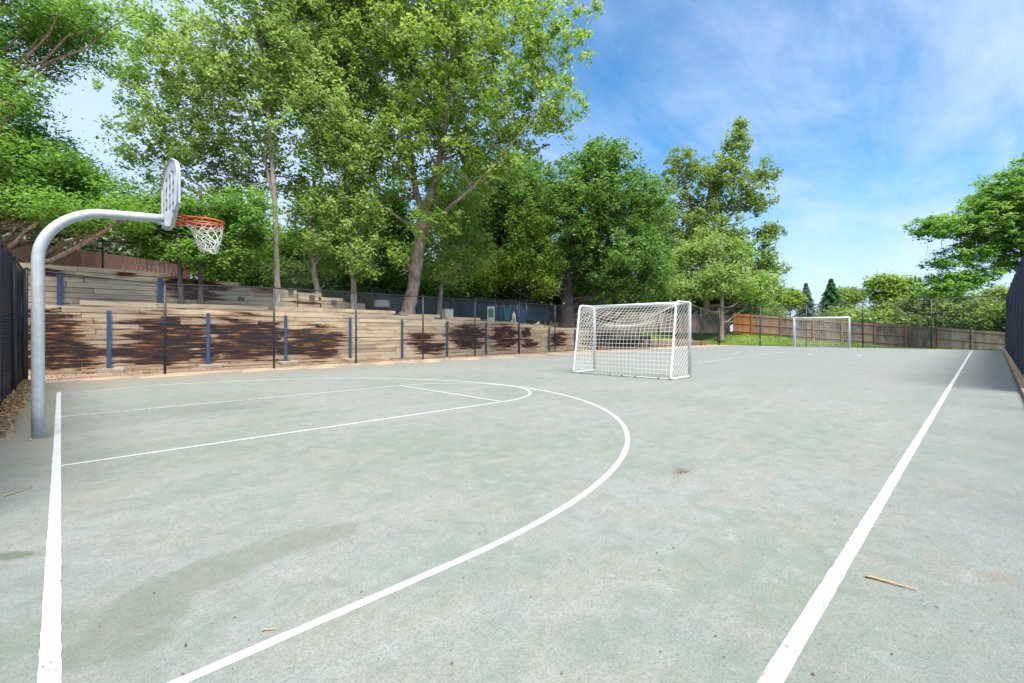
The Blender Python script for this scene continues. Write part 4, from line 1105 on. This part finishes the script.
# dead twigs hanging behind the rim (on the aspen)
b = MB()
def twig(a, bb_, r, n=7, j=.05):
    a = Vector(a); bb_ = Vector(bb_); P_ = [a.lerp(bb_, i/n)+Vector((random.gauss(0, j), random.gauss(0, j), random.gauss(0, j)))*(0 if i == 0 else 1) for i in range(n+1)]
    b.tube(P_, [r*(1-.8*i/n) for i in range(n+1)], 5, False); return P_
d = 18.4
main = twig(pw(275, 205, 19), pw(212, 212, d), .03)
for k in range(9):
    s_ = main[random.randint(1, 6)]; u_ = random.uniform(205, 262); e = pw(u_, random.uniform(215, 258), d+random.uniform(-.5, .5)); q = twig(s_, e, .013, 6, .07)
    twig(q[3], pw(u_+random.uniform(-16, 16), random.uniform(220, 265), d), .008, 5, .06)
m2 = twig(pw(268, 180, 19), pw(160, 235, d-.6), .018, 9, .08)
for k in range(5): twig(m2[random.randint(4, 8)], pw(random.uniform(152, 185), random.uniform(235, 262), d-.6), .009, 5, .06)
asp = [o for o in bpy.data.objects if o.name == 'aspen_tree'][0]
b.v = [(x-asp.location.x, y-asp.location.y, z-asp.location.z) for x, y, z in b.v]
b.build('dead_branch', M['dead_twig'], asp)

# ------------------------------------------------------------------ light, sky, camera
SUN_EL, SUN_ROT = R(63), math.atan2(-.33, -.74)
w = bpy.data.worlds.new('World'); scene.world = w; w.use_nodes = True; nt = w.node_tree; nt.nodes.clear()
def wn(ty, **k):
    nd = nt.nodes.new(ty)
    for a, b_ in k.items():
        if a == 'i':
            for q, v in b_.items():
                if isinstance(v, bpy.types.NodeSocket): nt.links.new(v, nd.inputs[q])
                else: nd.inputs[q].default_value = v
        else: setattr(nd, a, b_)
    return nd
sky = wn('ShaderNodeTexSky', sky_type='NISHITA', sun_disc=False, sun_elevation=SUN_EL, sun_rotation=SUN_ROT, altitude=1600, air_density=1.0, dust_density=.6, ozone_density=2.2)
dirv = wn('ShaderNodeTexCoord').outputs['Generated']
sep = wn('ShaderNodeSeparateXYZ', i={0: dirv}).outputs
def wm(op, a, b_=0.0, clamp=False):
    nd = wn('ShaderNodeMath', operation=op, use_clamp=clamp)
    for k, v in enumerate((a, b_)):
        if isinstance(v, bpy.types.NodeSocket): nt.links.new(v, nd.inputs[k])
        else: nd.inputs[k].default_value = v
    return nd.outputs[0]
zz = wm('ADD', wm('MAXIMUM', sep[2], 0.0), .16)
pxx = wm('DIVIDE', sep[0], zz); pyy = wm('DIVIDE', sep[1], zz)
pv = wn('ShaderNodeCombineXYZ', i={0: pxx, 1: pyy}).outputs[0]
mp = wn('ShaderNodeMapping', i={'Vector': pv, 'Rotation': (0, 0, R(-38)), 'Scale': (.42, 1.05, 1), 'Location': (1.7, .4, 0)}).outputs[0]
n1 = wn('ShaderNodeTexNoise', i={'Vector': mp, 'Scale': .9, 'Detail': 8.0, 'Roughness': .60, 'Distortion': .7}).outputs['Fac']
mp2 = wn('ShaderNodeMapping', i={'Vector': pv, 'Rotation': (0, 0, R(-20)), 'Scale': (.6, 1.7, 1), 'Location': (3, 1, 0)}).outputs[0]
n2 = wn('ShaderNodeTexNoise', i={'Vector': mp2, 'Scale': 2.2, 'Detail': 8.0, 'Roughness': .65, 'Distortion': .5}).outputs['Fac']
leftb = wn('ShaderNodeMapRange', i={'Value': wm('SUBTRACT', sep[1], sep[0]), 'From Min': .1, 'From Max': 1.0, 'To Min': 0.0, 'To Max': .42}).outputs[0]
s_ = wm('ADD', wm('ADD', wm('MULTIPLY', n1, .72), wm('MULTIPLY', n2, .28)), leftb)
mask = wn('ShaderNodeMapRange', interpolation_type='SMOOTHSTEP', i={'Value': s_, 'From Min': .34, 'From Max': .70}).outputs[0]
mask = wm('MULTIPLY', mask, .84)
hs = wn('ShaderNodeHueSaturation', i={'Hue': .492, 'Saturation': 1.27, 'Value': .95, 'Color': sky.outputs[0]}).outputs[0]
lowh = wn('ShaderNodeMapRange', i={'Value': sep[2], 'From Min': 0.0, 'From Max': .26, 'To Min': .85, 'To Max': 0.0}).outputs[0]
mh = wn('ShaderNodeMix', data_type='RGBA', i={0: lowh, 6: hs, 7: (2.1, 2.75, 3.5, 1)})
mx = wn('ShaderNodeMix', data_type='RGBA', i={0: mask, 6: mh.outputs[2], 7: (2.9, 3.5, 4.5, 1)})
bg_ = wn('ShaderNodeBackground', i={'Color': mx.outputs[2], 'Strength': .105})
wo = wn('ShaderNodeOutputWorld'); nt.links.new(bg_.outputs[0], wo.inputs[0])

sl = bpy.data.lights.new('sun', 'SUN'); sl.energy = 3.5; sl.angle = R(36); sl.color = (1, .94, .84)
so = bpy.data.objects.new('sun', sl); col.objects.link(so)
sd = Vector((math.sin(SUN_ROT)*math.cos(SUN_EL), math.cos(SUN_ROT)*math.cos(SUN_EL), math.sin(SUN_EL)))
so.rotation_euler = (-sd).to_track_quat('-Z', 'Y').to_euler()

cam = bpy.data.cameras.new('camera'); co = bpy.data.objects.new('camera', cam); col.objects.link(co)
cam.sensor_width = 36; cam.lens = FP/1024*36; cam.clip_end = 3000; cam.clip_start = .05
cam.shift_x = -(CX-512)/1024; cam.shift_y = -(341.5-HZ)/1024
co.location = (0, 0, CAMH); co.rotation_euler = (R(90), 0, YAW-R(90)); scene.camera = co
scene.view_settings.view_transform = 'Standard'; scene.view_settings.look = 'None'; scene.view_settings.exposure = 1.40; scene.view_settings.gamma = 1
scene.render.engine = 'CYCLES'; scene.cycles.max_bounces = 5; scene.cycles.diffuse_bounces = 3; scene.cycles.glossy_bounces = 2; scene.cycles.transmission_bounces = 3; scene.cycles.transparent_max_bounces = 6
